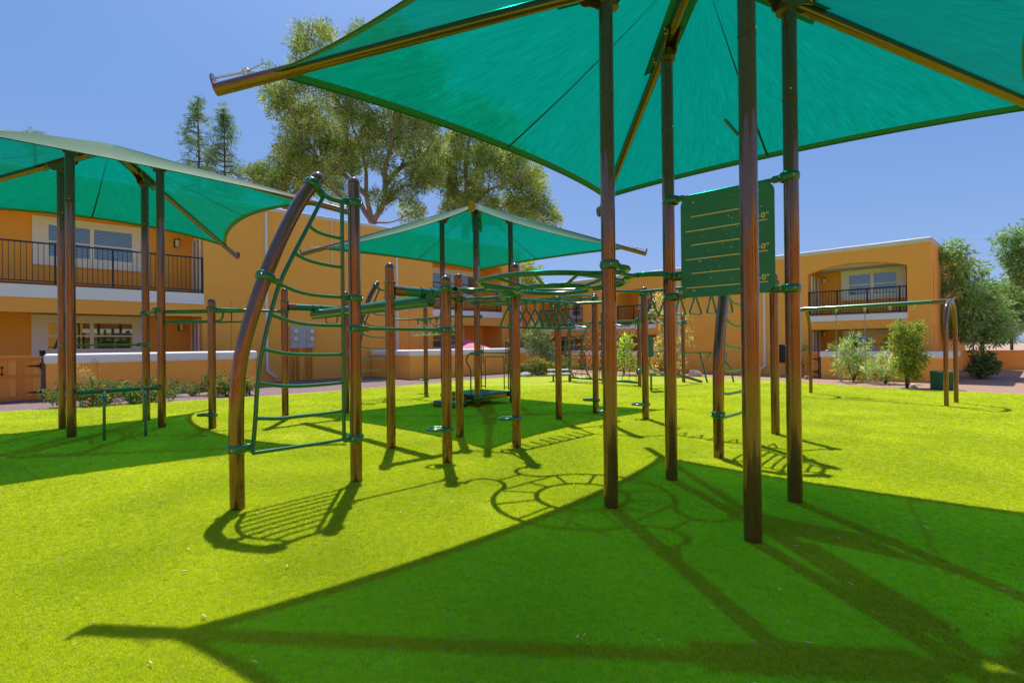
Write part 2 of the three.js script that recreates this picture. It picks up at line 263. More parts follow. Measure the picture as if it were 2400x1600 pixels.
windowUnit(LB, 0.26, 3.30, 4.19, 5.8, -1.6, 0.35, 0.05, 0.47); windowUnit(LB, 0.23, 3.29, 1.09, 2.54, -1.6, 0.35, 0, 0.5);
windowUnit(LB, 15.35, 19.4, 3.9, 5.6, -1.6, 0.42, 0.07, 0.42); windowUnit(LB, 15.35, 18.2, 1.0, 2.36, -1.6, 0.3, 0.07, 0.45);
railing(LB, -5, 4.84, 3.5, 4.68, -0.06, 0.132, 11); railing(LB, 15, 19.73, 3.33, 4.57, -0.06, 0.15, 10);
wallLamp(LB, 4.3, 5.35, -1.6, 1.3); wallLamp(LB, 4.42, 2.17, -1.6, 1.3);
for (const [y0, y1] of [[3.38, 5.5], [0.01, 2.42]]) {
  const d = part('sliding_door', [box(0.05, y1 - y0, 0.09, 4.80, (y0 + y1) / 2, -0.36), box(0.05, y1 - y0, 0.09, 4.80, (y0 + y1) / 2, -0.85), box(0.05, y1 - y0, 0.09, 4.80, (y0 + y1) / 2, -1.42), box(0.05, 0.09, 1.1, 4.80, y1, -0.9)].map((g) => g.translate(y0 < 1 ? -0.06 : 0, 0, 0)), M.frame_white, LB);
  part('door_glass', box(0.01, y1 - y0 - 0.02, 1.0, 4.812 - (y0 < 1 ? 0.06 : 0), (y0 + y1) / 2, -0.9), M.door_panel, d);
}
for (const [x, y] of [[7.02, 0.42], [12.92, 0.36], [21.2, 0.5]]) downspout(LB, x, y, 6.72, 0, 1);
part('vent_pipe', rod(V(9.72, 5.0, 0.035), V(9.72, 6.98, 0.035), 0.022), M.pipe_white, LB);
for (const g of [box(0.02, 2.6, 0.008, 5.75, 1.9, 0.002), box(0.018, 1.5, 0.008, 12.45, 1.55, 0.002), box(0.018, 3.2, 0.008, 13.6, 2.0, 0.002)]) part('wall_seam', g, M.cedar_dark, LB);

const RB = building('apartment_building', 'orange stucco apartment building behind the swing, with arched balcony opening', so(22.6, 0).toArray(), -0.8068, {
  x0: -24, x1: -2.7, H: 4.79, D: 10.5, top: 0.18, recess: 1.4,
  open: [{ x0: -6.53, x1: -3.37, y0: 2.38, y1: 4.06, arch: 0.26, slab: 2.16 }, { x0: -6.5, x1: -3.45, y0: 0, y1: 1.84 }, { x0: -15.6, x1: -13.3, y0: 2.32, y1: 3.95, arch: 0.2, slab: 2.12 }, { x0: -15.6, x1: -13.3, y0: 0, y1: 1.8 }, { x0: -21.2, x1: -17.86, y0: 2.37, y1: 4.0, arch: 0.2, slab: 2.15 }, { x0: -21.2, x1: -17.86, y0: 0, y1: 1.8 }],
});
windowUnit(RB, -5.70, -3.60, 3.0, 4.19, -1.4, 0.24, 0.035, 0.48); windowUnit(RB, -5.68, -3.62, 0.82, 1.82, -1.4, 0.24, 0, 0.5);
windowUnit(RB, -15.1, -13.5, 2.85, 3.9, -1.4, 0.22, 0.04, 0.48); windowUnit(RB, -15.1, -13.5, 0.82, 1.72, -1.4, 0.2, 0, 0.5);
windowUnit(RB, -19.9, -18.1, 2.85, 3.9, -1.4, 0.22, 0.04, 0.48); windowUnit(RB, -20.9, -19.5, 0.6, 1.7, -1.4, 0.12, 0, 0.5);
railing(RB, -6.53, -3.37, 2.45, 3.32, -0.05, 0.1, 10); railing(RB, -15.6, -13.3, 2.4, 3.31, -0.05, 0.11, 9); railing(RB, -21.2, -17.86, 2.45, 3.36, -0.05, 0.12, 12);
wallLamp(RB, -6.3, 3.86, -1.4); wallLamp(RB, -6.32, 1.66, -1.4);
for (const [y0, y1] of [[2.39, 4.0], [0.01, 1.8]]) { const d = part('sliding_door', [box(0.04, y1 - y0, 0.08, -6.49, (y0 + y1) / 2, -0.36), box(0.04, y1 - y0, 0.08, -6.49, (y0 + y1) / 2, -0.72), box(0.04, y1 - y0, 0.08, -6.49, (y0 + y1) / 2, -1.2)].map((g) => g.translate(y0 < 1 ? 0.03 : 0, 0, 0)), M.frame_white, RB); part('door_glass', box(0.01, y1 - y0 - 0.02, 0.9, -6.51 + (y0 < 1 ? 0.03 : 0), (y0 + y1) / 2, -0.78), M.door_panel, d); }
downspout(RB, -8.18, 0.36, 4.7, 0, -1); downspout(RB, -12.05, 0.36, 4.7, 0, -1); 
part('drain_slot', [box(0.006, 1.55, 0.05, -2.699, 3.35, -0.42), box(0.006, 0.8, 0.05, -2.699, 1.5, -0.42)], M.gutter_dark, RB);

// the courtyard closes behind the photographer: these walls stand in the reflections
const BB = building('apartment_building', 'orange stucco building closing the courtyard behind the photographer', so(0, -15).toArray(), Math.PI + 0.7639, { x0: -26, x1: 14, H: 6.4, D: 9, top: 0.17, recess: 1.6, open: [{ x0: -20, x1: -15, y0: 3.2, y1: 5.6, slab: 2.8 }, { x0: -20, x1: -15, y0: 0, y1: 2.4 }, { x0: -9, x1: -4, y0: 3.2, y1: 5.6, slab: 2.8 }, { x0: -9, x1: -4, y0: 0, y1: 2.4 }, { x0: 4, x1: 9, y0: 3.2, y1: 5.6, slab: 2.8 }, { x0: 4, x1: 9, y0: 0, y1: 2.4 }] });
const SB = building('apartment_building', 'orange stucco building closing the courtyard on the near left, outside the picture', so(-17, 0).toArray(), Math.PI - 0.8068, { x0: -15, x1: 13, H: 6.4, D: 9, top: 0.17, recess: 1.6, open: [{ x0: 2, x1: 7, y0: 3.2, y1: 5.6, slab: 2.8 }, { x0: 2, x1: 7, y0: 0, y1: 2.4 }, { x0: -9, x1: -4, y0: 3.2, y1: 5.6, slab: 2.8 }, { x0: -9, x1: -4, y0: 0, y1: 2.4 }] });
for (const [b, xs] of [[BB, [-19, -8, 5]], [SB, [3, -8]]]) for (const x of xs) { windowUnit(b, x, x + 3, 4.0, 5.5, -1.6, 0.35, 0, 0.5); windowUnit(b, x, x + 3, 1.0, 2.35, -1.6, 0.35, 0, 0.5); }

function lowWall(label, s0, o0, s1, o1, h, cap, t, ret = []) {   // orange wall with rounded white cap; ret: return walls at the ends
  const a = so(s0, o0), b = so(s1, o1), L = a.distanceTo(b), w = thing('patio_wall', label, 'low wall', a.toArray(), -Math.atan2(b.z - a.z, b.x - a.x));
  const body = [box(L, h, t, L / 2, h / 2, 0)], caps = [rbox(L + 0.1, cap, t + 0.1, cap * 0.3, L / 2, h + cap / 2 - 0.002, 0)];
  for (const [at, len, dir] of ret) { body.push(box(t, h - 0.003, len, at, (h - 0.003) / 2, dir * (t / 2 + len / 2))); caps.push(rbox(t + 0.1, cap - 0.006, len + 0.06, cap * 0.3, at, h + cap / 2 - 0.002, dir * (t / 2 + len / 2))); }
  part('wall', body, M.stucco, w); part('cap', caps, M.white_paint, w); return w;
}
lowWall('long low orange patio wall with white cap, behind the left flower beds', 0.48, 19.0, 5.82, 19.0, 0.975, 0.3, 0.32, [[5.18, 2.1, -1]]);
lowWall('low orange patio wall with white cap, behind the low play platform', 11.5, 18.2, 19.3, 18.2, 0.94, 0.27, 0.32, [[7.64, 2.9, -1], [0.16, 2.9, -1]]);
lowWall('low orange wall with white cap, behind the oleanders and the green bin', 21.8, 5.84, 21.8, 2.1, 0.79, 0.23, 0.3, [[3.59, 1.6, -1]]);
lowWall('low white-capped orange wall seen through the right half of the rope net', 21.8, 16.95, 21.8, 12.9, 0.78, 0.22, 0.26);
lowWall('short low orange wall between the two far small gates', 21.8, 18.2, 21.8, 17.45, 0.78, 0.22, 0.26);
lowWall('low orange wall piece behind the far bench, left of the far small gate', 21.8, 21.0, 21.8, 18.95, 0.78, 0.22, 0.26);

function gate(label, s0, o0, s1, o1, h, n, big) {
  const a = so(s0, o0), b = so(s1, o1), L = a.distanceTo(b), g = thing('wooden_gate', label, 'gate', a.toArray(), -Math.atan2(b.z - a.z, b.x - a.x)), w = L / n;
  const geo = box(w - 0.012, h - 0.1, 0.03), ms = [M.cedar, M.cedar_dark, M.cedar_pale];
  for (let i = 0; i < n; i++) { const p = part('board', geo, ms[(i * 5 + 1) % 3], g); p.position.set((i + 0.5) * w, h / 2 + 0.02, rr(-0.002, 0.002)); }
  for (const [y, z, t] of [[0.1, 0.026, 0.1], [h * 0.56, 0.0262, 0.075], [h - 0.07, 0.0264, 0.09]]) part('rail', box(L - 0.01, t, 0.022, L / 2, y, z), M.cedar_dark, g);
  part('top_board', box(L + 0.01, 0.035, 0.08, L / 2, h - 0.005, 0), M.cedar_pale, g);
  for (const y of [0.24, h - 0.27]) { const sh = new THREE.Shape([[0, -0.035], [0, 0.035], [-0.27, 0.008], [-0.27, -0.008]].map((p) => new THREE.Vector2(...p))); part('hinge', [new THREE.ExtrudeGeometry(sh, { depth: 0.008, bevelEnabled: false }).translate(L, y, 0.04), box(0.035, 0.17, 0.012, L + 0.01, y, 0.044)], M.iron, g); }
  part('latch_handle', [pipe([V(0.2, h - 0.3, 0.04), V(0.2, h - 0.3, 0.09), V(0.2, h - 0.46, 0.09), V(0.2, h - 0.46, 0.04)], 0.009, 0.03), new THREE.SphereGeometry(0.028, 10, 8).translate(0.2, h - 0.29, 0.045), new THREE.SphereGeometry(0.028, 10, 8).translate(0.2, h - 0.47, 0.045)], M.iron, g);
  part('gate_post', box(0.08, h - 0.03, 0.09, L + 0.06, (h - 0.03) / 2, 0), M.post_wood, g);
  return g;
}
gate('wide cedar board gate with black strap hinges at the far left', -0.58, 19.0, 0.36, 19.0, 1.22, 6);
gate('small cedar gate with black hinges behind the near left leg of the swing', 21.8, 6.46, 21.8, 5.97, 0.98, 4);
gate('far reddish gate behind the left edge of the rope net', 21.8, 18.9, 21.8, 18.35, 0.96, 4);
gate('farthest narrow reddish gate behind the middle of the rope net', 21.8, 17.42, 21.8, 17.08, 0.96, 3);
{
  const p = so(8.38, 21.4, 0), m = thing('electric_meter_box', 'grey electric meter box with four round meters on the orange wall', 'meter box', p.toArray(), 0.7639);
  part('cabinet', [rbox(0.33, 0.9, 0.16, 0.01, -0.325, 1.78, 0.085), rbox(0.33, 0.9, 0.16, 0.01, 0.325, 1.78, 0.085), rbox(0.31, 0.9, 0.15, 0.01, 0, 1.78, 0.08)], M.meter_grey, m);
  for (const [x, y] of [[-0.29, 2.02], [-0.29, 1.7], [0.37, 2.02], [0.37, 1.7]]) { const c = part('meter', new THREE.CylinderGeometry(0.115, 0.125, 0.05, 24).rotateX(Math.PI / 2).translate(x, y, 0.19), M.meter_grey, m); part('meter_glass', new THREE.SphereGeometry(0.1, 20, 8, 0, 6.283, 0, 1.25).scale(1, 0.55, 1).rotateX(Math.PI / 2).translate(x, y, 0.205), M.meter_dial, c); }
  for (const [x, r] of [[-0.42, 0.03], [-0.3, 0.045], [-0.17, 0.03], [-0.07, 0.05], [0.2, 0.035], [0.3, 0.045], [0.42, 0.03]]) part('conduit', rod(V(x, 0, 0.07), V(x, 1.33, 0.07), r), x === -0.07 ? M.stucco : M.rust_pipe, m);
}
{ const p = so(22.6, 7.55, 0), b = thing('utility_panel', 'dark round-topped utility panel on the orange wall left of the swing', 'utility box', p.toArray(), -0.8068); const sh = new THREE.Shape(); sh.moveTo(-0.17, 0.55); sh.lineTo(0.17, 0.55); sh.lineTo(0.17, 1.1); sh.quadraticCurveTo(0.16, 1.25, 0, 1.26); sh.quadraticCurveTo(-0.16, 1.25, -0.17, 1.1); part('panel', new THREE.ExtrudeGeometry(sh, { depth: 0.06, bevelEnabled: true, bevelSize: 0.01, bevelThickness: 0.01, bevelSegments: 2 }), M.gutter_dark, b); part('base', box(0.4, 0.5, 0.2, 0, 0.25, 0.1), M.stucco, b); part('screw', [[-0.1, 1.0], [0.1, 1.0], [-0.1, 0.7], [0.1, 0.7]].map(([x, y]) => new THREE.SphereGeometry(0.014, 6, 5).translate(x, y, 0.07)), M.steel, b); }
{ const p = so(15.7, 19.6, 0), u = thing('patio_umbrella', 'pink patio umbrella peeking over the low wall behind the platform', 'umbrella', p.toArray(), 0.3); const g = new THREE.ConeGeometry(1.25, 0.46, 8, 4, true).translate(0, 1.42, 0); part('canopy', g, M.pink_cloth, u); part('valance', new THREE.CylinderGeometry(1.25, 1.26, 0.1, 8, 1, true).translate(0, 1.14, 0), M.pink_cloth, u); part('pole', rod(V(0, 0, 0), V(0, 1.66, 0), 0.02), M.steel, u); }
{ const p = so(0.42, 19.6, 1.22), l = thing('lantern', 'small dark lantern with wire handle standing behind the left gate', 'lantern', p.toArray(), 0.4); part('pedestal', box(0.2, 1.2, 0.2, 0, -0.62, 0), M.surround, l); part('body', [box(0.12, 0.02, 0.12, 0, -0.01, 0), box(0.1, 0.13, 0.1, 0, 0.065, 0), box(0.12, 0.02, 0.12, 0, 0.14, 0)], M.iron, l); part('handle', pipe([V(-0.05, 0.15, 0), V(-0.04, 0.24, 0), V(0.04, 0.24, 0), V(0.05, 0.15, 0)], 0.006, 0.03, 6), M.steel, l); }
{ const p = so(-0.98, 22.9, 1.5), l = thing('wall_scroll', 'black iron scroll hanging on the orange wall at the left edge', 'wall ornament', p.toArray(), 0.7639); part('scroll', curve([V(-0.5, 0.0, 0), V(-0.2, 0.15, 0), V(0.1, 0.1, 0), V(0.12, 0.0, 0), V(-0.1, -0.2, 0), V(-0.3, -0.26, 0)], 0.018, 40, false, 8), M.iron, l); }
// grounds beyond the right building
{ const a = V(20.0, 0, -25.2), b = V(33, 0, -16.8), L = a.distanceTo(b), w = thing('boundary_wall', 'long plain orange garden wall at the right edge behind the shade tree', 'wall', a.toArray(), -Math.atan2(b.z - a.z, b.x - a.x)); part('wall', box(L, 0.86, 0.25, L / 2, 0.43, 0), M.stucco, w); part('coping', box(L, 0.03, 0.29, L / 2, 0.875, 0), M.edging, w); }
structure('kerb', box(9, 0.07, 0.25).rotateY(0.57).translate(23.6, 0.03, -21.3), M.kerb, 'pale concrete kerb in front of the boundary wall');
{ const w = thing('neighbour_building', 'pale grey plain building beyond the boundary wall at the right', 'building', [27, 0, -40], 0.57); part('wall', box(34, 2.55, 8, 6, 1.275, -4), M.grey_wall, w); part('panel_joint', [box(34, 0.03, 0.01, 6, 1.0, 0.006), box(34, 0.03, 0.01, 6, 1.55, 0.006)], M.gutter_dark, w); part('roof_edge', box(34.3, 0.16, 8.3, 6, 2.632, -4), M.surround, w); }
{ const c = thing('power_lines', 'thin overhead power lines crossing the sky at the right', 'cables'); for (const [y0, y1] of [[20, 21.4], [17.2, 17.9], [15.4, 15.9]]) part('cable', curve([V(66, y0, -100), V(96, (y0 + y1) / 2 - 0.35, -96), V(126, y1, -92)], 0.022, 20, false, 5), M.meter_grey, c); }

// ---------------------------------------------------------------- play equipment: shared pieces
const PR = 0.0615;
const shaftGeo = (h) => { const g = new THREE.CylinderGeometry(PR, PR, h, 28, 1).translate(0, h / 2, 0); const uv = g.attributes.uv; for (let i = 0; i < uv.count; i++) uv.setXY(i, uv.getX(i) * 0.39, uv.getY(i) * h); return g; };
const domeGeo = (h) => new THREE.LatheGeometry([[0.0, 0.066], [0.028, 0.06], [0.048, 0.045], [0.06, 0.02], [0.0645, 0], [0.0645, -0.03], [0.0618, -0.032]].map((p) => new THREE.Vector2(...p)), 28).translate(0, h - 0.066, 0);
const clampGeo = (r = PR, h = 0.075) => { const R = r + 0.021; const l = new THREE.LatheGeometry([[r + 0.001, -h / 2], [R - 0.008, -h / 2], [R, -h / 2 + 0.014], [R + 0.001, 0], [R, h / 2 - 0.014], [R - 0.008, h / 2], [r + 0.001, h / 2]].map((p) => new THREE.Vector2(...p)), 28); return l; };
const lugGeo = (h = 0.06) => rbox(0.07, h, 0.05, 0.012, PR + 0.045, 0, 0);
// a collar with a lug towards (x, z) and two bolts, at height y of a post
function clamp(parent, x, y, z, dir = 0, name = 'clamp') {
  const c = part(name, [clampGeo(), lugGeo().rotateY(dir)], M.tube_green, parent); c.position.set(x, y, z);
  for (const a of [0.6, 2.2, 3.9]) part('bolt', boltGeo, M.steel, c).position.set(Math.cos(a + dir) * (PR + 0.021), 0, -Math.sin(a + dir) * (PR + 0.021));
  return c;
}
const boltGeo = new THREE.SphereGeometry(0.009, 8, 6);
const turnTo = (dx, dz) => Math.atan2(-dz, dx);   // rotation about y that turns +x towards (dx, dz)
const stepGeo = join([pipe([V(0.02, 0, 0.075), V(-0.17, 0, 0.12), V(-0.27, 0, 0.0), V(-0.17, 0, -0.12), V(0.02, 0, -0.075), V(0.09, 0, 0)], 0.019, 0.06, 10, true), clampGeo(PR, 0.05).translate(0, -0.012, 0), rbox(0.1, 0.016, 0.15, 0.007, -0.11, -0.002, 0)]);
function post(label, x, z, h, stepY, stepDir = 0.3) {
  const p = thing('playground_post', label, 'post', [x, 0, z]);
  part('shaft', shaftGeo(h - 0.07), M.post_brown, p); part('dome_cap', domeGeo(h), M.post_brown, p);
  if (stepY) { const s = part('foot_step', stepGeo, M.tube_green, p); s.position.y = stepY; s.rotation.y = stepDir; }
  return p;
}
// ---- shade canopies: four posts, four rafters, four cloth panels
function makeCanopy(label, pos, turn, sag, rise, right = 0) {
  const c = thing('shade_canopy', label, 'shade canopy', pos, turn), k = 0.82, slope = 0.275, H0 = 4.71, axis = (r) => H0 - slope * r, RE = 4.13;
  for (let i = 0; i < 4; i++) {
    const a = i * Math.PI / 2 + (i ? 0 : right), ap = i * Math.PI / 2 + (i ? 0 : right * 0.25), d = V(Math.cos(a), 0, -Math.sin(a)), n = V(-d.z, 0, d.x), at = (r, y) => V(d.x * r, y, d.z * r);
    const top = axis(k) - 0.06, p = part('post', shaftGeo(top), M.post_brown, c); p.position.set(Math.cos(ap) * k, 0, -Math.sin(ap) * k);
    part('joint_band', clampGeo(PR - 0.0015, 0.012).scale(0.78, 1, 0.78), M.bracket_brown, p).position.y = 3.55 + (i % 2) * 0.04;
    part('bolt', boltGeo, M.steel, p).position.set(Math.cos(1.1 + i) * -PR, 3.62, PR * 0.98);
    part('rafter', rod(at(0.05, axis(0.05)), at(RE, axis(RE)), 0.052, 20), M.post_brown, c);
    const sl = -Math.atan(slope);
    // bracket plates either side of the rafter with ears and bolts
    const sh = new THREE.Shape(); sh.moveTo(-0.22, 0.02); sh.quadraticCurveTo(-0.25, -0.05, -0.19, -0.075); sh.quadraticCurveTo(-0.11, -0.08, -0.075, -0.15); sh.lineTo(0.075, -0.15); sh.quadraticCurveTo(0.11, -0.08, 0.19, -0.075); sh.quadraticCurveTo(0.25, -0.05, 0.22, 0.02); sh.closePath();
    const pl = new THREE.ExtrudeGeometry(sh, { depth: 0.016, bevelEnabled: false }), br = part('bracket', [pl.clone().translate(0, 0, 0.056), pl.clone().translate(0, 0, -0.072), new THREE.CylinderGeometry(0.068, 0.068, 0.1, 24).translate(0, -0.14, 0)], M.bracket_brown, c);
    br.position.set(Math.cos(ap) * k, axis(k), -Math.sin(ap) * k); br.rotation.y = a; br.rotateZ(sl);
    for (const [bx, by] of [[-0.18, -0.045], [0.18, -0.045], [-0.19, 0.005], [0.19, 0.005]]) for (const bz of [0.076, -0.076]) part('bolt', boltGeo, M.meter_dial, br).position.set(bx, by, bz);
    const ep = part('end_plate', new THREE.CylinderGeometry(0.058, 0.058, 0.012, 24).rotateZ(Math.PI / 2).scale(1, 1.65, 1), M.post_brown, c); ep.position.copy(at(RE + 0.004, axis(RE) + 0.045)); ep.rotation.y = a; ep.rotateZ(sl);
    const q0 = at(RE, axis(RE) + 0.1), q1 = at(3.88, axis(3.88) + 0.085);
    part('tension_cable', [rod(q0, q1, 0.009, 8), new THREE.TorusGeometry(0.028, 0.008, 8, 16).rotateY(a).translate(q1.x, q1.y, q1.z), rod(q1, at(3.7, axis(3.7) + 0.075).addScaledVector(n, 0.07), 0.006, 6), rod(q1, at(3.7, axis(3.7) + 0.075).addScaledVector(n, -0.07), 0.006, 6)], M.steel, c);
    // dark reinforcing flap of cloth along the ridge over the bracket
    const f0 = at(0.25, axis(0.25) + 0.058), f1 = at(1.22, axis(1.22) + 0.05), dn = V(0, -0.055, 0), fl = new THREE.BufferGeometry().setFromPoints([f0, f0.clone().addScaledVector(n, 0.13).add(dn), f0.clone().addScaledVector(n, -0.13).add(dn), f1, f1.clone().addScaledVector(n, 0.12).add(dn), f1.clone().addScaledVector(n, -0.12).add(dn)]); fl.setIndex([0, 1, 4, 0, 4, 3, 0, 3, 5, 0, 5, 2]); fl.computeVertexNormals(); part('ridge_flap', fl, M.cloth_hem, c);
  }
  const RF = 3.72, A = V(0, H0 + 0.085, 0);
  for (let i = 0; i < 4; i++) {
    const a0 = i * Math.PI / 2 + (i ? 0 : right), a1 = (i + 1) * Math.PI / 2 + (i === 3 ? right : 0), am = (a0 + a1) / 2, T = (a) => V(Math.cos(a) * RF, axis(RF) + 0.03, -Math.sin(a) * RF), t0 = T(a0), t1 = T(a1), inn = V(-Math.cos(am), 0, Math.sin(am));
    const E = (s) => { const b = 4 * s * (1 - s), w = Math.pow(b, 0.8), p = t0.clone().lerp(t1, s).addScaledVector(inn, sag * w); p.y += rise * w; return p; };
    const S = (s, t) => { const p = A.clone().lerp(E(s), t); p.y -= 0.05 * Math.sin(Math.PI * t) * 4 * s * (1 - s); return p; };
    const grid = (s0, s1, t0_, t1_, n, m, off) => { const P = [], U = [], I = []; for (let u = 0; u <= n; u++) for (let v = 0; v <= m; v++) { const s = s0 + (s1 - s0) * u / n, t = t0_ + (t1_ - t0_) * v / m, p = S(s, t); P.push(p.x, p.y + off, p.z); U.push(s * 5.2, t * 3.1); if (u < n && v < m) { const q = u * (m + 1) + v; I.push(q, q + 1, q + m + 1, q + 1, q + m + 2, q + m + 1); } } const g = new THREE.BufferGeometry(); g.setAttribute('position', new THREE.Float32BufferAttribute(P, 3)); g.setAttribute('uv', new THREE.Float32BufferAttribute(U, 2)); g.setIndex(I); g.computeVertexNormals(); return g; };
    part('cloth_panel', grid(0, 1, 0.02, 1, 40, 16, 0), M.shade_cloth, c);
    part('hem', [grid(0, 1, 0.966, 1.004, 48, 2, -0.006), new THREE.TubeGeometry(new THREE.CatmullRomCurve3([...Array(33)].map((_, j) => S(j / 32, 1.0).add(V(0, -0.006, 0)))), 64, 0.009, 6)], M.cloth_hem, c);
    part('seam', grid(0.497, 0.503, 0.16, 0.985, 1, 16, -0.007), M.cloth_seam, c);
  }
  return c;
}
const C1 = makeCanopy('nearest green shade canopy at the upper right, on four tall foreground posts', [1.66, 0, -4.45], 0.04, 0.3, 0.0, 0.13);
const C2 = makeCanopy('green shade canopy at the left edge, on four tall brown posts by the low bar', [-7.07, 0, -9.04], 0.02, 0.5, 0.2); C2.scale.setScalar(1.05);
makeCanopy('farther green shade canopy in the middle, above the low play platform', [-0.83, 0, -12.28], 0.05, 0.3, 0.0);
part('strap_end', rod(V(-0.05, 2.9, 0.78), V(-0.13, 3.03, 0.74), 0.011), M.tube_green, C1);

// ---- arched ladder climbers
const AD = turnTo(0.6585, -0.7526);
function makeArch(label, pos) {
  const c = thing('arch_climber', label, 'climbing ladder', pos, AD), P = (p, y) => V(p, y, 0);
  const arch = new THREE.CatmullRomCurve3([[0, 0], [-0.004, 0.5], [0, 0.95], [0.03, 1.27], [0.105, 1.6], [0.262, 2.08], [0.435, 2.5], [0.62, 2.86], [0.765, 3.07]].map(([p, y]) => P(p, y)), false, 'centripetal');
  const ag = new THREE.TubeGeometry(arch, 90, PR, 26); { const uv = ag.attributes.uv; for (let i = 0; i < uv.count; i++) uv.setXY(i, uv.getY(i) * 0.39, uv.getX(i) * 3.3); }
  part('arched_post', ag, M.post_brown, c);
  const e = arch.getPoint(1), tg = arch.getTangent(1), qe = new THREE.Quaternion().setFromUnitVectors(V(0, 1, 0), tg), cap = part('dome_cap', domeGeo(0.066), M.post_brown, c); cap.position.copy(e); cap.quaternion.copy(qe);
  const u = part('upright_post', shaftGeo(3.11), M.post_brown, c); u.position.x = 1.168; part('dome_cap', domeGeo(3.18), M.post_brown, c).position.x = 1.168;
  const lp = [[0.13, 0.47], [0.158, 0.8], [0.178, 1.09], [0.226, 1.4], [0.3, 1.72], [0.384, 2.0], [0.525, 2.305], [0.67, 2.59], [0.81, 2.87], [0.84, 2.93]];
  part('stile', curve(lp.map(([p, y]) => P(p, y)), 0.0195, 60), M.tube_green, c);
  part('stile', rod(P(1.03, 0.45), P(1.03, 2.9), 0.0195), M.tube_green, c);
  for (const [y0, x0, ym, xm, y1] of [[0.468, 0.13, 0.462, 0.55, 0.461], [0.776, 0.157, 0.748, 0.56, 0.749], [1.092, 0.178, 1.036, 0.565, 1.04], [1.394, 0.226, 1.337, 0.58, 1.328], [1.71, 0.3, 1.63, 0.63, 1.622], [1.995, 0.384, 1.92, 0.68, 1.914], [2.303, 0.525, 2.237, 0.745, 2.22], [2.591, 0.67, 2.53, 0.82, 2.517]]) {
    part('rung', curve([P(x0, y0), P((x0 + xm) / 2, (y0 + ym) / 2 - 0.012 * (y0 > 0.6)), P(xm, ym), P((xm + 1.03) / 2, (ym + y1) / 2 - 0.004), P(1.03, y1)], 0.0175, 30), M.tube_green, c);
  }
  part('top_rail', curve([P(0.77, 2.985), P(0.82, 2.935), P(0.9, 2.9), P(1.0, 2.895), P(1.1, 2.905)], 0.026, 24), M.tube_green, c);
  const at = (t, extra) => { const o = part('clamp', [clampGeo(), lugGeo()], M.tube_green, c), q = arch.getPoint(t); o.position.copy(q); o.quaternion.setFromUnitVectors(V(0, 1, 0), arch.getTangent(t)); for (const a of [0.9, 2.2, 3.9]) part('bolt', boltGeo, M.steel, o).position.set(Math.cos(a) * (PR + 0.021), 0, -Math.sin(a) * (PR + 0.021)); };
  at(0.133); at(0.618); at(0.955);
  for (const y of [0.455, 1.913, 2.907]) clamp(c, 1.168, y, 0, Math.PI);
  return c;
}
const arch0 = makeArch('large arched ladder climber in the left foreground, leaning brown post with curved green rungs', [-2.41, 0, -4.47]);
copy(arch0, 'small far arched ladder climber seen behind the foreground climber, against the orange wall', [-4.09, 0, -13.1]);
copy(arch0, 'arched ladder climber at the right behind the measuring board, its leaning post under the board', [2.51, 0, -6.25]);

// ---- posts of the overhead equipment
const B917 = [-1.67, -7.02], B1078 = [-0.81, -7.81], B1048 = [-0.79, -6.15], B1211 = [0.05, -6.99], B668 = [-4.35, -9.79], B811 = [-3.49, -10.74];
post('brown domed post carrying the near left end of the thick green crossbeam', ...B917, 2.55);
post('brown domed post at the right end of the thick green crossbeam, without step loop', ...B1078, 2.5);
post('brown domed post with low step loop where the flower ladder meets the level bar', ...B1048, 2.25, 0.41, 0.25);
post('brown domed post with low step loop, below the left end of the hanging triangles', ...B1211, 2.52, 0.41, 0.35);
post('brown domed post at the far left end of the track ride, beside the meter box', ...B668, 2.53);
post('brown domed post just left of the near climber upright, carrying the far crossbeam', ...B811, 2.55);
post('brown domed post with low step loop between the left canopy posts and the near arch', -5.23, -8.91, 2.26, 0.24, 0);
post('plain brown post in the canopy shade, first to the right of the platform', 0.86, -9.53, 2.25);
post('brown post with low step loop just left of the tall foreground canopy post', 1.67, -10.28, 2.42, 0.28, 0.1);
post('brown post with low step loop hidden behind the left tall foreground canopy post', 1.67, -8.73, 2.45, 0.27, 0.4);
post('brown domed post with low step loop between the two tall foreground canopy posts', 2.46, -9.47, 2.45, 0.28, 0.1);
post('brown domed post just left of the rightmost tall canopy post', 3.99, -7.78, 2.45);
post('small far brown domed post with step loop near the left gravel edge', -2.51, -14.87, 2.5, 0.4, 0.2);
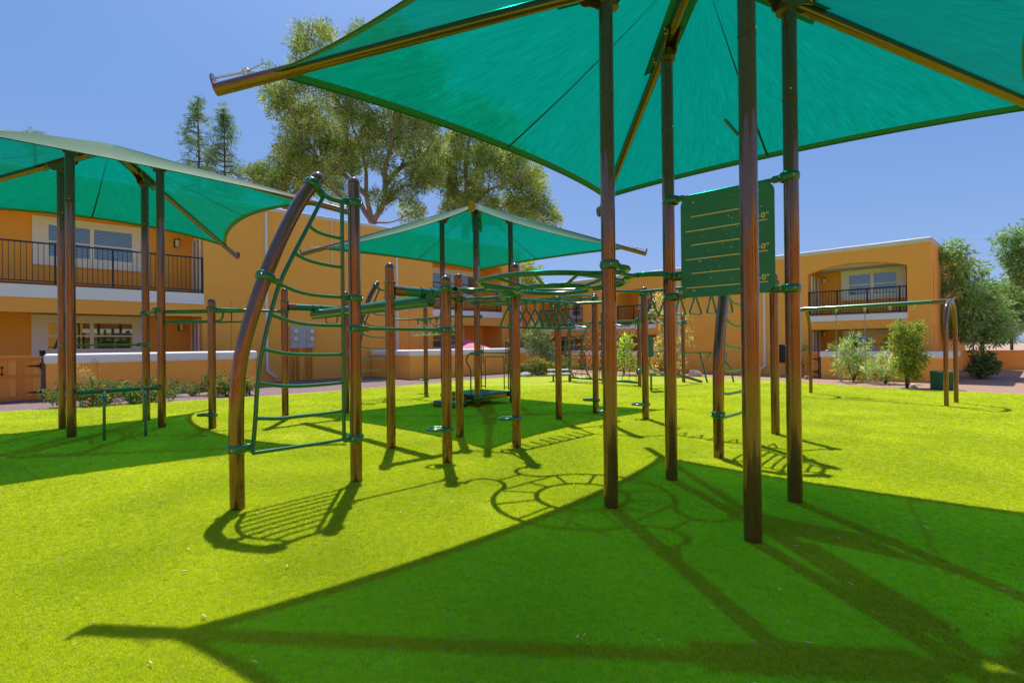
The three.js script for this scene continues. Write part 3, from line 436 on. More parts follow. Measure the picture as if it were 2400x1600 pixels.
// ---- level bars
function bar(label, a, b, y, r = 0.019) { const L = Math.hypot(b[0] - a[0], b[1] - a[1]), t = thing('pull_up_bar', label, 'exercise bar', [a[0], 0, a[1]], turnTo(b[0] - a[0], b[1] - a[1])); part('bar', rod(V(0.08, y, 0), V(L - 0.08, y, 0), r, 14), M.tube_green, t); clamp(t, 0, y, 0, 0); clamp(t, L, y, 0, Math.PI); return t; }
bar('level green bar from the near climber upright to the stepped post', [-1.63, -5.35], B1048, 1.595);
bar('level green bar between the two rear left canopy posts, in front of the lower window', [-7.89, -9.04], [-7.07, -9.86], 1.475);
{ // low bar with two bent legs
  const a = V(-7.07, 0.7, -8.21), b = V(-6.25, 0.71, -9.03), d = b.clone().sub(a).normalize(), t = thing('low_exercise_bar', 'low thick green bar with two bent legs between the left canopy posts', 'exercise bar');
  part('bar', rod(a.clone().addScaledVector(d, 0.05), b.clone().addScaledVector(d, -0.05), 0.032, 16), M.tube_green, t);
  for (const p of [a, b]) clamp(t, p.x, p.y, p.z, turnTo(d.x, d.z) + (p === b ? Math.PI : 0));
  for (const [x, z, k] of [[-6.25, -7.83, 0.36], [-5.86, -8.17, 0.78]]) { const s = a.clone().lerp(b, k); part('leg', pipe([s, V(x, 0.7, z), V(x, 0, z)], 0.021, 0.14), M.tube_green, t); }
}
{ // loop ladder
  const t = thing('loop_ladder', 'low-hung green loop ladder overhead between the left canopy and the near arch', 'overhead ladder'), y = 2.08, L2 = V(-7.07, y, -9.86), L3 = V(-6.25, y, -9.03), L4 = V(-5.23, y, -8.91), P6 = V(-4.35, y, -9.79);
  part('end_bar', rod(L2, L3, 0.024), M.tube_green, t); part('end_bar', rod(L4, P6, 0.027), M.tube_green, t);
  for (const k of [0.3, 0.75]) { const a = L2.clone().lerp(L3, k), b = P6.clone().lerp(L4, k); a.y = b.y = y - 0.01; part('rail', rod(a, b, 0.021), M.tube_green, t); const a1 = a.clone().lerp(b, 0.06), b1 = b.clone().lerp(a, 0.1); part('hanging_loop', pipe([a1, V(a1.x + 0.02, y - 0.2, a1.z), V(b1.x - 0.02, y - 0.2, b1.z), b1], 0.018, 0.09), M.tube_green, t); const m = a.clone().lerp(b, 0.72); part('hanger', rod(m, V(m.x, y - 0.2, m.z), 0.012), M.tube_green, t); }
  for (const [p, q] of [[L2, L3], [L3, L2], [L4, P6], [P6, L4]]) clamp(t, p.x, p.y, p.z, turnTo(q.x - p.x, q.z - p.z));
}
{ // track ride
  const t = thing('track_ride', 'thick green overhead track beam between two crossbeams, with small trolley handle', 'track ride'), y = 2.17;
  const ends = [[B668, B811], [B917, B1078]], mid = [];
  for (const [p, q] of ends) {
    const a = V(p[0], y, p[1]), b = V(q[0], y, q[1]), d = b.clone().sub(a).normalize(), m = a.clone().lerp(b, 0.5); mid.push(m);
    part('crossbeam', rod(a.clone().addScaledVector(d, 0.1), b.clone().addScaledVector(d, -0.1), 0.069, 22), M.tube_green, t);
    for (const [w, s] of [[a, 1], [b, -1]]) part('socket', [rod(w.clone().addScaledVector(d, 0.05 * s), w.clone().addScaledVector(d, 0.2 * s), 0.076, 22), new THREE.CylinderGeometry(0.069, 0.069, 0.2, 26).translate(w.x, w.y, w.z), clampGeo(PR + 0.004, 0.03).translate(w.x, w.y + 0.105, w.z), clampGeo(PR + 0.004, 0.03).translate(w.x, w.y - 0.105, w.z)], M.post_brown, t);
    part('coupling', [rod(m.clone().addScaledVector(d, -0.1), m.clone().addScaledVector(d, -0.07), 0.08, 22), rod(m.clone().addScaledVector(d, 0.07), m.clone().addScaledVector(d, 0.1), 0.08, 22)], M.tube_green, t);
  }
  const d = mid[1].clone().sub(mid[0]).normalize(), a = mid[0].clone().addScaledVector(d, -0.12), b = mid[1].clone().addScaledVector(d, 0.12), yb = y - 0.115;
  part('track_beam', [rod(V(a.x, yb, a.z), V(b.x, yb, b.z), 0.086, 24), box(a.distanceTo(b), 0.05, 0.1, 0, 0, 0).rotateY(turnTo(d.x, d.z)).translate((a.x + b.x) / 2, yb - 0.074, (a.z + b.z) / 2)], M.tube_green, t);
  const h = a.clone().lerp(b, 0.2); const g = [pipe([V(-0.11, -0.08, 0), V(-0.09, -0.22, 0), V(0.09, -0.22, 0), V(0.11, -0.08, 0)], 0.014, 0.05)]; const hd = part('trolley_handle', g, M.tube_green, t); hd.position.set(h.x, yb, h.z); hd.rotation.y = 0.3;
}
{ // flower ladder
  const t = thing('flower_ladder', 'flower-shaped overhead ladder of bent green tubes with inner ring, between four posts', 'overhead ladder', [-0.79, 0, -6.15], turnTo(0.6859, 0.7277)), y = 2.09, Q = (u, v, dy = 0) => V(u, y + dy, -v);
  const fl = (f) => { const side = [[0.06, 0.1], [0.0, 0.24], [0.07, 0.37], [0.2, 0.42], [0.35, 0.38], [0.45, 0.29], [0.52, 0.15], [0.6, 0.03], [0.73, -0.09], [0.88, -0.18], [1.03, -0.23], [1.195, -0.245]]; const full = [...side, ...side.slice(0, -1).reverse().map(([u, v]) => [2.39 - u, v])]; return full.map(([u, v]) => Q(u, f ? 1.188 - v : v)); };
  part('outer_rail', curve(fl(false), 0.0255, 150), M.tube_green, t); part('outer_rail', curve(fl(true), 0.0255, 150), M.tube_green, t);
  part('inner_ring', new THREE.TorusGeometry(0.42, 0.025, 12, 72).rotateX(Math.PI / 2).translate(1.195, y - 0.075, -0.594), M.tube_green, t);
  const R = 0.84, r = 0.42, c = [1.195, 0.594];
  for (let i = 0; i < 12; i++) { if (i === 0 || i === 6) continue; const a = i * Math.PI / 6 + 0.0, k = Math.abs(Math.cos(a)) > 0.8 ? 0.77 : R; part('rung', rod(Q(c[0] + Math.cos(a) * r, c[1] + Math.sin(a) * r, -0.075), Q(c[0] + Math.cos(a) * k, c[1] + Math.sin(a) * k, -0.01), 0.0165), M.tube_green, t); }
  for (const m of [0, 1]) for (const [u0, v0, u1, v1] of [[0.21, 0.42, 0.21, 0.77], [0.5, 0.19, 0.5, 1.0]]) part('rung', rod(Q(m ? 2.39 - u0 : u0, v0, -0.012), Q(m ? 2.39 - u1 : u1, v1, -0.012), 0.0175), M.tube_green, t);
  for (const m of [0, 1]) part('rung', rod(Q(m ? 1.89 : 0.5, 0.594, -0.02), Q(m ? 1.62 : 0.775, 0.594, -0.075), 0.0165), M.tube_green, t);
  for (const [u, v] of [[0, 0], [2.39, 0], [0, 1.188], [2.39, 1.188]]) clamp(t, u, y, -v, v ? -Math.PI / 2 : Math.PI / 2);
}
// ---- ring treks: a beam on two end bars with hanging triangles
function ringTrek(label, p0, p1, q0, q1, n, y, steel, skip = []) {
  const a = V((p0[0] + p1[0]) / 2, 0, (p0[1] + p1[1]) / 2), b = V((q0[0] + q1[0]) / 2, 0, (q0[1] + q1[1]) / 2), d = b.clone().sub(a), L = d.length(), turn = turnTo(d.x, d.z), t = thing('ring_trek', label, 'overhead ladder', [a.x, 0, a.z], turn);
  const inv = (p) => V(p[0], 0, p[1]).sub(a).applyAxisAngle(V(0, 1, 0), -turn), fwd = 0.32;
  for (const [s, e, f] of [[p0, p1, fwd], [q0, q1, L - fwd]]) { const S = inv(s), E = inv(e), j = V(f, y, 0), jb = V(f + (f < L / 2 ? -0.04 : 0.04), y, 0); S.y = E.y = y; part('end_bar', pipe([S, jb, E], 0.024, 0.1), M.tube_green, t); clamp(t, S.x, y, S.z, turnTo(E.x - S.x, E.z - S.z)); clamp(t, E.x, y, E.z, turnTo(S.x - E.x, S.z - E.z)); }
  part('beam', rod(V(fwd - 0.06, y, 0), V(L - fwd + 0.06, y, 0), 0.0255, 16), M.tube_green, t);
  const w = 0.185, hh = 0.31, tri = pipe([V(0, -0.13, 0.0), V(0, -0.13 - hh, -w * 1.15), V(0, -0.13 - hh, w * 1.15)], 0.0155, 0.07, 8, true);
  for (let i = 0; i < n; i++) { if (skip.includes(i)) continue; const x = fwd + 0.16 + (L - 2 * fwd - 0.32) * i / (n - 1); const h = part('ring_handle', tri, steel ? M.steel : M.tube_green, t); h.position.set(x, y, 0); h.rotation.y = rr(-0.1, 0.1); part('hanger', [rod(V(x, y, 0), V(x, y - 0.15, 0), 0.015, 10), rbox(0.05, 0.045, 0.05, 0.01, x, y - 0.03, 0)], M.tube_green, t); }
  return t;
}
ringTrek('overhead beam with hanging green triangles under the back of the flower ladder', B1078, B1211, [0.86, -9.53], [1.67, -8.73], 8, 2.11);
ringTrek('overhead beam with hanging green triangles behind the measuring board', [1.67, -8.73], [2.46, -9.47], [3.28, -7.11], [3.99, -7.78], 6, 2.3);
ringTrek('far overhead beam with small pale steel triangles near the left canopy of the platform', [-3.32, -13.98], [-2.51, -14.87], [-1.65, -12.28], [-0.83, -13.1], 6, 2.12, true);
{ // parallel rail ladder from the platform canopy
  const t = thing('rail_ladder', 'pale green overhead rail ladder leading right from the platform canopy posts', 'overhead ladder'), y = 2.34, a = V(-0.83, y, -11.46), b = V(0.86, y - 0.09, -9.53), c = V(-0.01, y, -12.28), e = V(1.67, y - 0.02, -10.28);
  part('rail', rod(a, b, 0.024), M.tube_green, t); part('rail', rod(c, e, 0.024), M.tube_green, t); part('end_bar', curve([b, V(1.2, y - 0.02, -9.75), V(1.5, y, -10.05), e], 0.022, 24), M.tube_green, t); part('end_bar', rod(a, c, 0.022), M.tube_green, t);
  for (let i = 1; i < 7; i++) part('rung', rod(a.clone().lerp(b, i / 7), c.clone().lerp(e, i / 7), 0.016), M.tube_green, t);
  for (const [p, q] of [[a, b], [b, a], [c, e], [e, c]]) clamp(t, p.x, p.y, p.z, turnTo(q.x - p.x, q.z - p.z));
}
{ // measuring board
  const a = V(1.65, 0, -5.25), b = V(2.47, 0, -4.52), L = a.distanceTo(b), t = thing('measuring_board', 'green jump height board with tan lines and foot marks, between two tall canopy posts', 'sign board', a.toArray(), turnTo(b.x - a.x, b.z - a.z));
  for (const y of [1.88, 2.87]) { part('rail', rod(V(0.08, y, 0), V(L - 0.08, y, 0), 0.0205, 14), M.tube_green, t); clamp(t, 0, y, 0, 0); clamp(t, L, y, 0, Math.PI); }
  const w = 0.86, x0 = (L - w) / 2 + 0.0, y0 = 1.865, h = 0.99, r = 0.085, sh = new THREE.Shape(); sh.moveTo(x0 + r, y0); sh.lineTo(x0 + w - r, y0); sh.absarc(x0 + w - r, y0 + r, r, -Math.PI / 2, 0); sh.lineTo(x0 + w, y0 + h - r); sh.absarc(x0 + w - r, y0 + h - r, r, 0, Math.PI / 2); sh.lineTo(x0 + r, y0 + h); sh.absarc(x0 + r, y0 + h - r, r, Math.PI / 2, Math.PI); sh.lineTo(x0, y0 + r); sh.absarc(x0 + r, y0 + r, r, Math.PI, 1.5 * Math.PI);
  const panel = part('panel', new THREE.ExtrudeGeometry(sh, { depth: 0.014, bevelEnabled: true, bevelSize: 0.003, bevelThickness: 0.003, bevelSegments: 2 }).translate(0, 0, 0.026), M.board_green, t);
  const z = 0.0445, xl = x0 + 0.05;
  const { FontLoader } = await import('three/addons/loaders/FontLoader.js'); const { TextGeometry } = await import('three/addons/geometries/TextGeometry.js');
  const font = await new FontLoader().loadAsync('fonts/droid/droid_sans_bold.typeface.json');
  [[1.955, 1, '6\'-0"'], [2.095, 0, '6"'], [2.235, 1, '7\'-0"'], [2.375, 0, '6"'], [2.515, 1, '8\'-0"'], [2.655, 0, '6"']].forEach(([y, long, txt]) => {
    const lx0 = xl + (long ? 0 : 0.055), lx1 = xl + (long ? 0.755 : 0.67); part('measure_line', box(lx1 - lx0, 0.0095, 0.003, (lx0 + lx1) / 2, y, z), M.mark_tan, panel);
    const g = new TextGeometry(txt, { font, size: long ? 0.05 : 0.036, depth: 0.003, curveSegments: 5 }); g.computeBoundingBox(); g.translate(lx1 + 0.012 - g.boundingBox.max.x, y + 0.02, z - 0.0015); part('height_mark', g, M.mark_tan, panel);
  });
  part('bolt', [[0.13, 0.06], [w - 0.13, 0.06], [0.13, h - 0.06], [w - 0.13, h - 0.06]].map(([x, y]) => new THREE.SphereGeometry(0.012, 10, 8).translate(x0 + x, y0 + y, z - 0.003)), M.steel, panel);
  const sp = []; for (let i = 0; i < 46; i++) { const s = rr(0.002, 0.006); sp.push(new THREE.SphereGeometry(s, 6, 4).scale(1, rr(0.6, 1.3), 0.12).translate(x0 + rr(0.03, w - 0.06), y0 + Math.pow(rnd(), 1.5) * (h - 0.06) + 0.03, z - 0.0012)); }
  const dr = part('dirt_spots', sp, M.meter_dial, panel); dr.userData.kind = 'stuff';
}
{ // low platform with transfer step and rails, under the middle canopy
  const t = thing('play_platform', 'low green play platform with transfer step and green rails under the middle canopy', 'play platform', [-0.83, 0, -12.28], 0.05), k = 0.8;
  const deck = new THREE.Shape([[k - 0.05, 0], [0, k - 0.05], [-k + 0.05, 0], [0, -k + 0.05]].map((p) => new THREE.Vector2(...p)));
  part('deck', new THREE.ExtrudeGeometry(deck, { depth: 0.03, bevelEnabled: true, bevelSize: 0.008, bevelThickness: 0.008, bevelSegments: 2 }).rotateX(-Math.PI / 2).translate(0, 0.245, 0), M.deck_green, t);
  for (let i = 0; i < 4; i++) { const a = i * Math.PI / 2, b = a + Math.PI / 2, p = V(Math.cos(a) * (k - 0.06), 0.19, -Math.sin(a) * (k - 0.06)), q = V(Math.cos(b) * (k - 0.06), 0.19, -Math.sin(b) * (k - 0.06)), L = p.distanceTo(q); part('skirt', box(L, 0.09, 0.04).rotateY(turnTo(q.x - p.x, q.z - p.z)).translate((p.x + q.x) / 2, 0.19, (p.z + q.z) / 2), M.post_brown, t); }
  const st = part('transfer_step', [rbox(0.72, 0.05, 0.36, 0.02, 0, 0.12, 0)], M.deck_green, t); st.position.set(-0.62, 0, 0.66); st.rotation.y = -0.72; part('step_skirt', [rbox(0.74, 0.09, 0.38, 0.02, 0, 0.055, 0), box(0.7, 0.08, 0.04, 0, 0.18, -0.16)], M.post_brown, st);
  for (const [x, z] of [[0, 0.82], [0, -0.82], [-0.82, 0], [0.82, 0]]) { clamp(t, x, 0.21, z, 0, 'deck_clamp'); }
  const R0 = V(0.82, 0, 0), B0 = V(0, 0, -0.82), on = (s, y) => V(R0.x + (B0.x - R0.x) * s, y, R0.z + (B0.z - R0.z) * s);
  part('guard_rail', [rod(on(0.06, 1.2), on(0.94, 1.2), 0.016), pipe([on(0.1, 0.3), on(0.1, 1.42), on(0.16, 1.5), on(0.16, 0.92)], 0.014, 0.06), pipe([on(0.9, 0.3), on(0.9, 1.42), on(0.84, 1.5), on(0.84, 0.92)], 0.014, 0.06), pipe([on(0.22, 0.3), on(0.22, 1.1), on(0.78, 1.1), on(0.78, 0.3)], 0.014, 0.03), rod(on(0.1, 0.36), on(0.22, 0.36), 0.01), rod(on(0.9, 0.36), on(0.78, 0.36), 0.01)], M.tube_green, t);
  part('hand_rail', pipe([V(0.06, 1.21, 0.72), V(-0.2, 1.21, 0.66), V(-0.26, 1.02, 0.62), V(-0.15, 0.86, 0.6), V(-0.15, 0.28, 0.6)], 0.017, 0.1), M.tube_green, t);
  clamp(t, 0, 1.21, 0.82, Math.PI); clamp(t, 0, 1.23, -0.82, 0.6);
}
// ---- far net climbers
const N1 = [2.17, -19.33], N2 = [3.18, -17.94], N3 = [4.08, -16.41], N4 = [6.07, -18.14];
post('far brown post at the left end of the rope net, beside the small bench', ...N1, 2.3); post('far brown post at the middle of the rope net', ...N2, 2.5); post('far brown post at the right end of the rope net, behind the net chair', ...N3, 2.5); post('far brown post carrying the twisted bar, in front of the white downspout', ...N4, 2.45);
const ballClamp = (t, x, y, z) => part('ball_clamp', [rbox(0.2, 0.17, 0.2, 0.05, x, y, z)], M.tube_green, t);
function net(label, p, q, extra) {
  const L = Math.hypot(q[0] - p[0], q[1] - p[1]), t = thing('rope_net', label, 'climbing net', [p[0], 0, p[1]], turnTo(q[0] - p[0], q[1] - p[1])), yt = 2.12, yb = 0.12;
  part('top_bar', [curve([V(0.08, yt, 0), V(L / 2, yt + 0.02, 0.02), V(L - 0.08, yt, 0)], 0.028, 12), curve([V(0.08, yt - 0.03, 0), V(L / 2, yt - 0.13, -0.3), V(L - 0.08, yt - 0.03, 0)], 0.026, 20)], M.tube_green, t);
  part('bottom_bar', [rod(V(0.05, yb, 0), V(L - 0.05, yb, 0), 0.034, 14), curve([V(0.1, yb, 0), V(L / 2, yb, -0.35), V(L - 0.1, yb, 0)], 0.026, 20)], M.tube_green, t);
  const nv = 5, nh = 8, X = (i, j) => V(0.22 + (L - 0.44) * (i / (nv - 1)) + (i - 2) * -0.05 * Math.sin(Math.PI * j / nh), yb + (yt - yb) * j / nh, -0.16 * Math.sin(Math.PI * j / nh) - 0.05);
  for (let i = 0; i < nv; i++) part('vertical_rope', curve([...Array(nh + 1)].map((_, j) => X(i, j)), 0.0095, 20, false, 6), M.rope, t);
  for (let j = 1; j < nh; j++) part('cross_rope', curve([...Array(nv)].map((_, i) => X(i, j).add(V(0, i % 2 ? -0.01 : 0.01, 0))), 0.0095, 16, false, 6), M.rope, t);
  const ks = []; for (let i = 0; i < nv; i++) for (let j = 1; j < nh; j++) { const k = X(i, j); ks.push(new THREE.SphereGeometry(0.028, 8, 6).translate(k.x, k.y, k.z)); } const kn = part('knots', ks, M.knot_white, t); kn.userData.kind = 'stuff';
  ballClamp(t, 0, yt, 0); ballClamp(t, L, yt, 0);
  if (extra) {
    for (const x of [0.18, L * 0.62]) part('stile', curve([V(x + 0.1, yt, 0.05), V(x - 0.02, 1.75, 0.22), V(x - 0.07, 1.2, 0.34), V(x - 0.03, 0.65, 0.28), V(x + 0.12, yb, 0.05)], 0.027, 30), M.tube_green, t);
    for (let j = 0; j < 7; j++) { const y = 0.3 + j * 0.26, bend = Math.sin((y - yb) / (yt - yb) * Math.PI); part('rung', rod(V(0.2 - 0.08 * bend, y, 0.05 + 0.29 * bend), V(L * 0.62 + 0.02 - 0.08 * bend, y, 0.05 + 0.29 * bend), 0.02), M.tube_green, t); }
  } else part('curved_grip', curve([V(0.35, 1.65, 0.1), V(0.52, 1.5, 0.15), V(0.55, 1.25, 0.18), V(0.44, 0.85, 0.16), V(0.3, 0.6, 0.12)], 0.026, 24), M.tube_green, t);
  return t;
}
net('left half of the far rope net, with a green rung ladder in front', N1, N2, true);
net('right half of the far rope net, with white knots and one curved green grip', N2, N3, false);
{ const t = thing('balance_bench', 'low far bench of two pale slats on a green leg, left of the rope net', 'bench', [N1[0], 0, N1[1]], Math.PI + 0.15); for (const [y, l, w] of [[0.42, 0.9, 0.2], [0.28, 0.95, 0.2]]) part('slat', rbox(l, 0.045, w, 0.015, l / 2 - 0.05, y, y > 0.3 ? 0.03 : -0.22), M.knot_white, t); part('leg', [rod(V(0.66, 0, -0.1), V(0.66, 0.4, -0.1), 0.035), rod(V(0, 0.35, -0.05), V(0.85, 0.35, -0.05), 0.025)], M.tube_green, t); part('clamp', clampGeo(PR, 0.1).translate(0, 0.36, 0), M.tube_green, t); }
{ const a = V(N3[0], 2.1, N3[1]), b = V(N4[0], 2.1, N4[1]), L = a.distanceTo(b), t = thing('twisted_bar', 'far twisted green and white overhead bar, leading right from the rope net', 'overhead ladder', [a.x, 0, a.z], turnTo(b.x - a.x, b.z - a.z)); part('bar', curve([...Array(49)].map((_, i) => V(0.1 + (L - 0.2) * i / 48, 2.1 + 0.03 * Math.cos(i * 0.79), 0.03 * Math.sin(i * 0.79))), 0.026, 160, false, 8), M.tube_green, t); part('bar', curve([...Array(49)].map((_, i) => V(0.1 + (L - 0.2) * i / 48, 2.1 - 0.03 * Math.cos(i * 0.79), -0.03 * Math.sin(i * 0.79))), 0.024, 160, false, 8), M.steel, t); ballClamp(t, 0, 2.1, 0); ballClamp(t, L, 2.1, 0); }
function meshPad(parent, w, h, name, m) {   // perforated pad with rounded outline
  const r = 0.08, s = new THREE.Shape(); s.moveTo(-w / 2 + r, 0); s.lineTo(w / 2 - r, 0); s.absarc(w / 2 - r, r, r, -Math.PI / 2, 0); s.lineTo(w / 2, h - r); s.absarc(w / 2 - r, h - r, r, 0, Math.PI / 2); s.lineTo(-w / 2 + r, h); s.absarc(-w / 2 + r, h - r, r, Math.PI / 2, Math.PI); s.lineTo(-w / 2, r); s.absarc(-w / 2 + r, r, r, Math.PI, Math.PI * 1.5);
  const st = 0.052; for (let j = 0; j * st * 0.87 < h - 0.14; j++) for (let i = -6; i <= 6; i++) { const x = (i + (j % 2) * 0.5) * st, y = 0.08 + j * st * 0.87; if (Math.abs(x) < w / 2 - 0.06) { const c = new THREE.Path(); c.absarc(x, y, 0.016, 0, 6.283, true); s.holes.push(c); } }
  return part(name, new THREE.ExtrudeGeometry(s, { depth: 0.018, bevelEnabled: false, curveSegments: 4 }), m, parent);
}
{ const t = thing('exercise_chair', 'green perforated exercise chair on a pole, right of the far rope net', 'exercise chair', [4.03, 0, -14.94], 0.5), b = meshPad(t, 0.42, 0.62, 'backrest', M.net_seat), s = meshPad(t, 0.46, 0.46, 'seat', M.knot_white); b.position.set(0.02, 0.98, -0.1); b.rotation.x = -0.1; s.position.set(0.06, 0.52, -0.1); s.rotation.x = Math.PI / 2 - 0.12; part('seat_rim', pipe([V(-0.18, 0.52, -0.1), V(0.29, 0.52, -0.1), V(0.3, 0.47, 0.37), V(-0.18, 0.47, 0.37)], 0.02, 0.08, 8, true), M.tube_green, t); part('support_arm', [rod(V(-0.02, 0, 0.05), V(-0.02, 0.5, 0.05), 0.03), pipe([V(0.1, 1.0, -0.1), V(0.08, 0.78, -0.14), V(0.14, 0.66, -0.12), V(0.28, 0.5, 0.0)], 0.018, 0.06), rod(V(-0.35, 0.72, -0.14), V(0.1, 0.72, -0.14), 0.03), pipe([V(0.2, 1.12, -0.12), V(0.62, 1.16, 0.02), V(0.56, 0.72, 0.16)], 0.02, 0.07)], M.tube_green, t); part('side_grip', pipe([V(-0.34, 0.5, 0.0), V(-0.36, 0.68, 0.02), V(-0.52, 0.62, 0.06), V(-0.56, 0.5, 0.08)], 0.03, 0.08), M.tube_green, t); }
{ const t = thing('dip_station', 'far green bar frame with slanted legs before the bare orange wall', 'exercise frame'), a = V(N4[0], 1.04, N4[1]); part('main_bar', pipe([a, V(7.25, 1.04, -18.2), V(7.7, 0.5, -18.0), V(7.75, 0, -17.95)], 0.03, 0.25), M.tube_green, t); part('leg', rod(V(6.66, 1.03, -18.17), V(6.85, 0, -18.0), 0.03), M.tube_green, t); part('brace', [rod(V(6.7, 0.86, -18.15), V(7.1, 1.02, -18.19), 0.016), rod(V(6.76, 0.62, -18.1), V(7.08, 1.02, -18.19), 0.016)], M.tube_green, t); part('hand_grip', pipe([V(7.15, 1.05, -18.2), V(7.2, 1.14, -18.1), V(7.5, 1.04, -17.9), V(7.45, 0.65, -17.85), V(7.2, 0.76, -17.95)], 0.016, 0.05), M.tube_green, t); part('clamp', clampGeo().translate(a.x, a.y, a.z), M.tube_green, t); }
{ const t = thing('balance_beam', 'short low inclined brown beam at the foot of the far twisted bar post', 'balance beam'); part('beam', [rod(V(5.8, 0.28, -18.05), V(6.62, 0.02, -17.85), 0.045, 14)], M.post_brown, t); part('clamp', clampGeo(0.045, 0.08).rotateZ(1.3).translate(5.98, 0.22, -18.0), M.tube_green, t); }
// ---- swing frame with one belt swing
{
  const t = thing('swing_set', 'swing frame of two brown arches joined by a green top beam', 'swing'), mR = V(9.5, 0, -11.08), mL = V(7.7, 0, -13.53), d = mR.clone().sub(mL).normalize(), n = V(0.77, 0, -0.635), h = 2.24;
  for (const m of [mR, mL]) { const f = (k, y) => V(m.x + n.x * k, y, m.z + n.z * k); part('arch', curve([f(0.47, 0), f(0.47, 1.2), f(0.45, 1.75), f(0.34, 2.08), f(0.14, h - 0.03), f(0, h), f(-0.14, h - 0.03), f(-0.34, 2.08), f(-0.45, 1.75), f(-0.47, 1.2), f(-0.47, 0)], 0.043, 70, false, 18), M.post_brown, t); }
  const bY = h + 0.005; part('sleeve', [rod(V(mL.x, bY, mL.z).addScaledVector(d, -0.05), V(mL.x, bY, mL.z).addScaledVector(d, 0.24), 0.054, 18), rod(V(mR.x, bY, mR.z).addScaledVector(d, 0.05), V(mR.x, bY, mR.z).addScaledVector(d, -0.3), 0.054, 18)], M.post_brown, t);
  part('top_beam', rod(V(mL.x, bY, mL.z).addScaledVector(d, 0.2), V(mR.x, bY, mR.z).addScaledVector(d, -0.26), 0.046, 18), M.tube_green, t);
  const L = mL.distanceTo(mR); for (const k of [0.28, 0.5, 0.68, 0.84]) { const q = mL.clone().addScaledVector(d, L * k * 0.94); part('hanger', [rbox(0.06, 0.05, 0.06, 0.01, q.x, bY - 0.05, q.z), new THREE.TorusGeometry(0.025, 0.008, 8, 14).translate(q.x, bY - 0.1, q.z)], M.steel, t); }
  const s = thing('belt_swing', 'belt swing hanging on two chains from the green swing beam', 'swing seat'), a = mL.clone().addScaledVector(d, L * 0.28 * 0.94), b = mL.clone().addScaledVector(d, L * 0.5 * 0.94), yb = 0.52;
  for (const q of [a, b]) { const gs = []; for (let y = bY - 0.14, i = 0; y > yb; y -= 0.034, i++) gs.push(new THREE.TorusGeometry(0.013, 0.0042, 5, 8).scale(1, 1.7, 1).rotateY(i % 2 * Math.PI / 2).translate(q.x, y, q.z)); part('chain', gs, M.chain_steel, s); }
  const m = a.clone().lerp(b, 0.5), pts = [V(a.x, yb, a.z), V(a.x + (m.x - a.x) * 0.4, yb - 0.13, a.z + (m.z - a.z) * 0.4), V(m.x, yb - 0.18, m.z), V(b.x + (m.x - b.x) * 0.4, yb - 0.13, b.z + (m.z - b.z) * 0.4), V(b.x, yb, b.z)], cv = new THREE.CatmullRomCurve3(pts), P = [], I = []; for (let i = 0; i <= 24; i++) { const p = cv.getPoint(i / 24), w = 0.07; P.push(p.x + n.x * w, p.y, p.z + n.z * w, p.x - n.x * w, p.y, p.z - n.z * w, p.x + n.x * w, p.y - 0.012, p.z + n.z * w, p.x - n.x * w, p.y - 0.012, p.z - n.z * w); if (i < 24) for (const [e, f] of [[0, 1], [3, 2], [2, 0], [1, 3]]) { const q = i * 4; I.push(q + e, q + f, q + 4 + e, q + f, q + 4 + f, q + 4 + e); } }
  const g = new THREE.BufferGeometry(); g.setAttribute('position', new THREE.Float32BufferAttribute(P, 3)); g.setIndex(I); g.computeVertexNormals(); part('belt', g, M.belt_black, s);
}
{ // perforated bin
  const t = thing('waste_bin', 'round dark green slatted waste bin beside the swing leg at the turf edge', 'bin', [12.12, 0, -14.4]), r = 0.28, h = 0.5, slat = new THREE.BoxGeometry(0.03, h - 0.05, 0.008); for (let i = 0; i < 44; i++) { const a = i / 44 * 6.283, o = part('slat', slat, M.bin_green, t); o.position.set(Math.cos(a) * r, h / 2, Math.sin(a) * r); o.rotation.y = Math.PI / 2 - a; } part('liner', new THREE.CylinderGeometry(r - 0.02, r - 0.02, h - 0.05, 32).translate(0, h / 2 - 0.01, 0), M.bin_green, t); part('rim', [new THREE.TorusGeometry(r + 0.004, 0.02, 10, 40).rotateX(Math.PI / 2).translate(0, h, 0), new THREE.TorusGeometry(r, 0.014, 8, 40).rotateX(Math.PI / 2).translate(0, 0.03, 0)], M.bin_green, t);
}

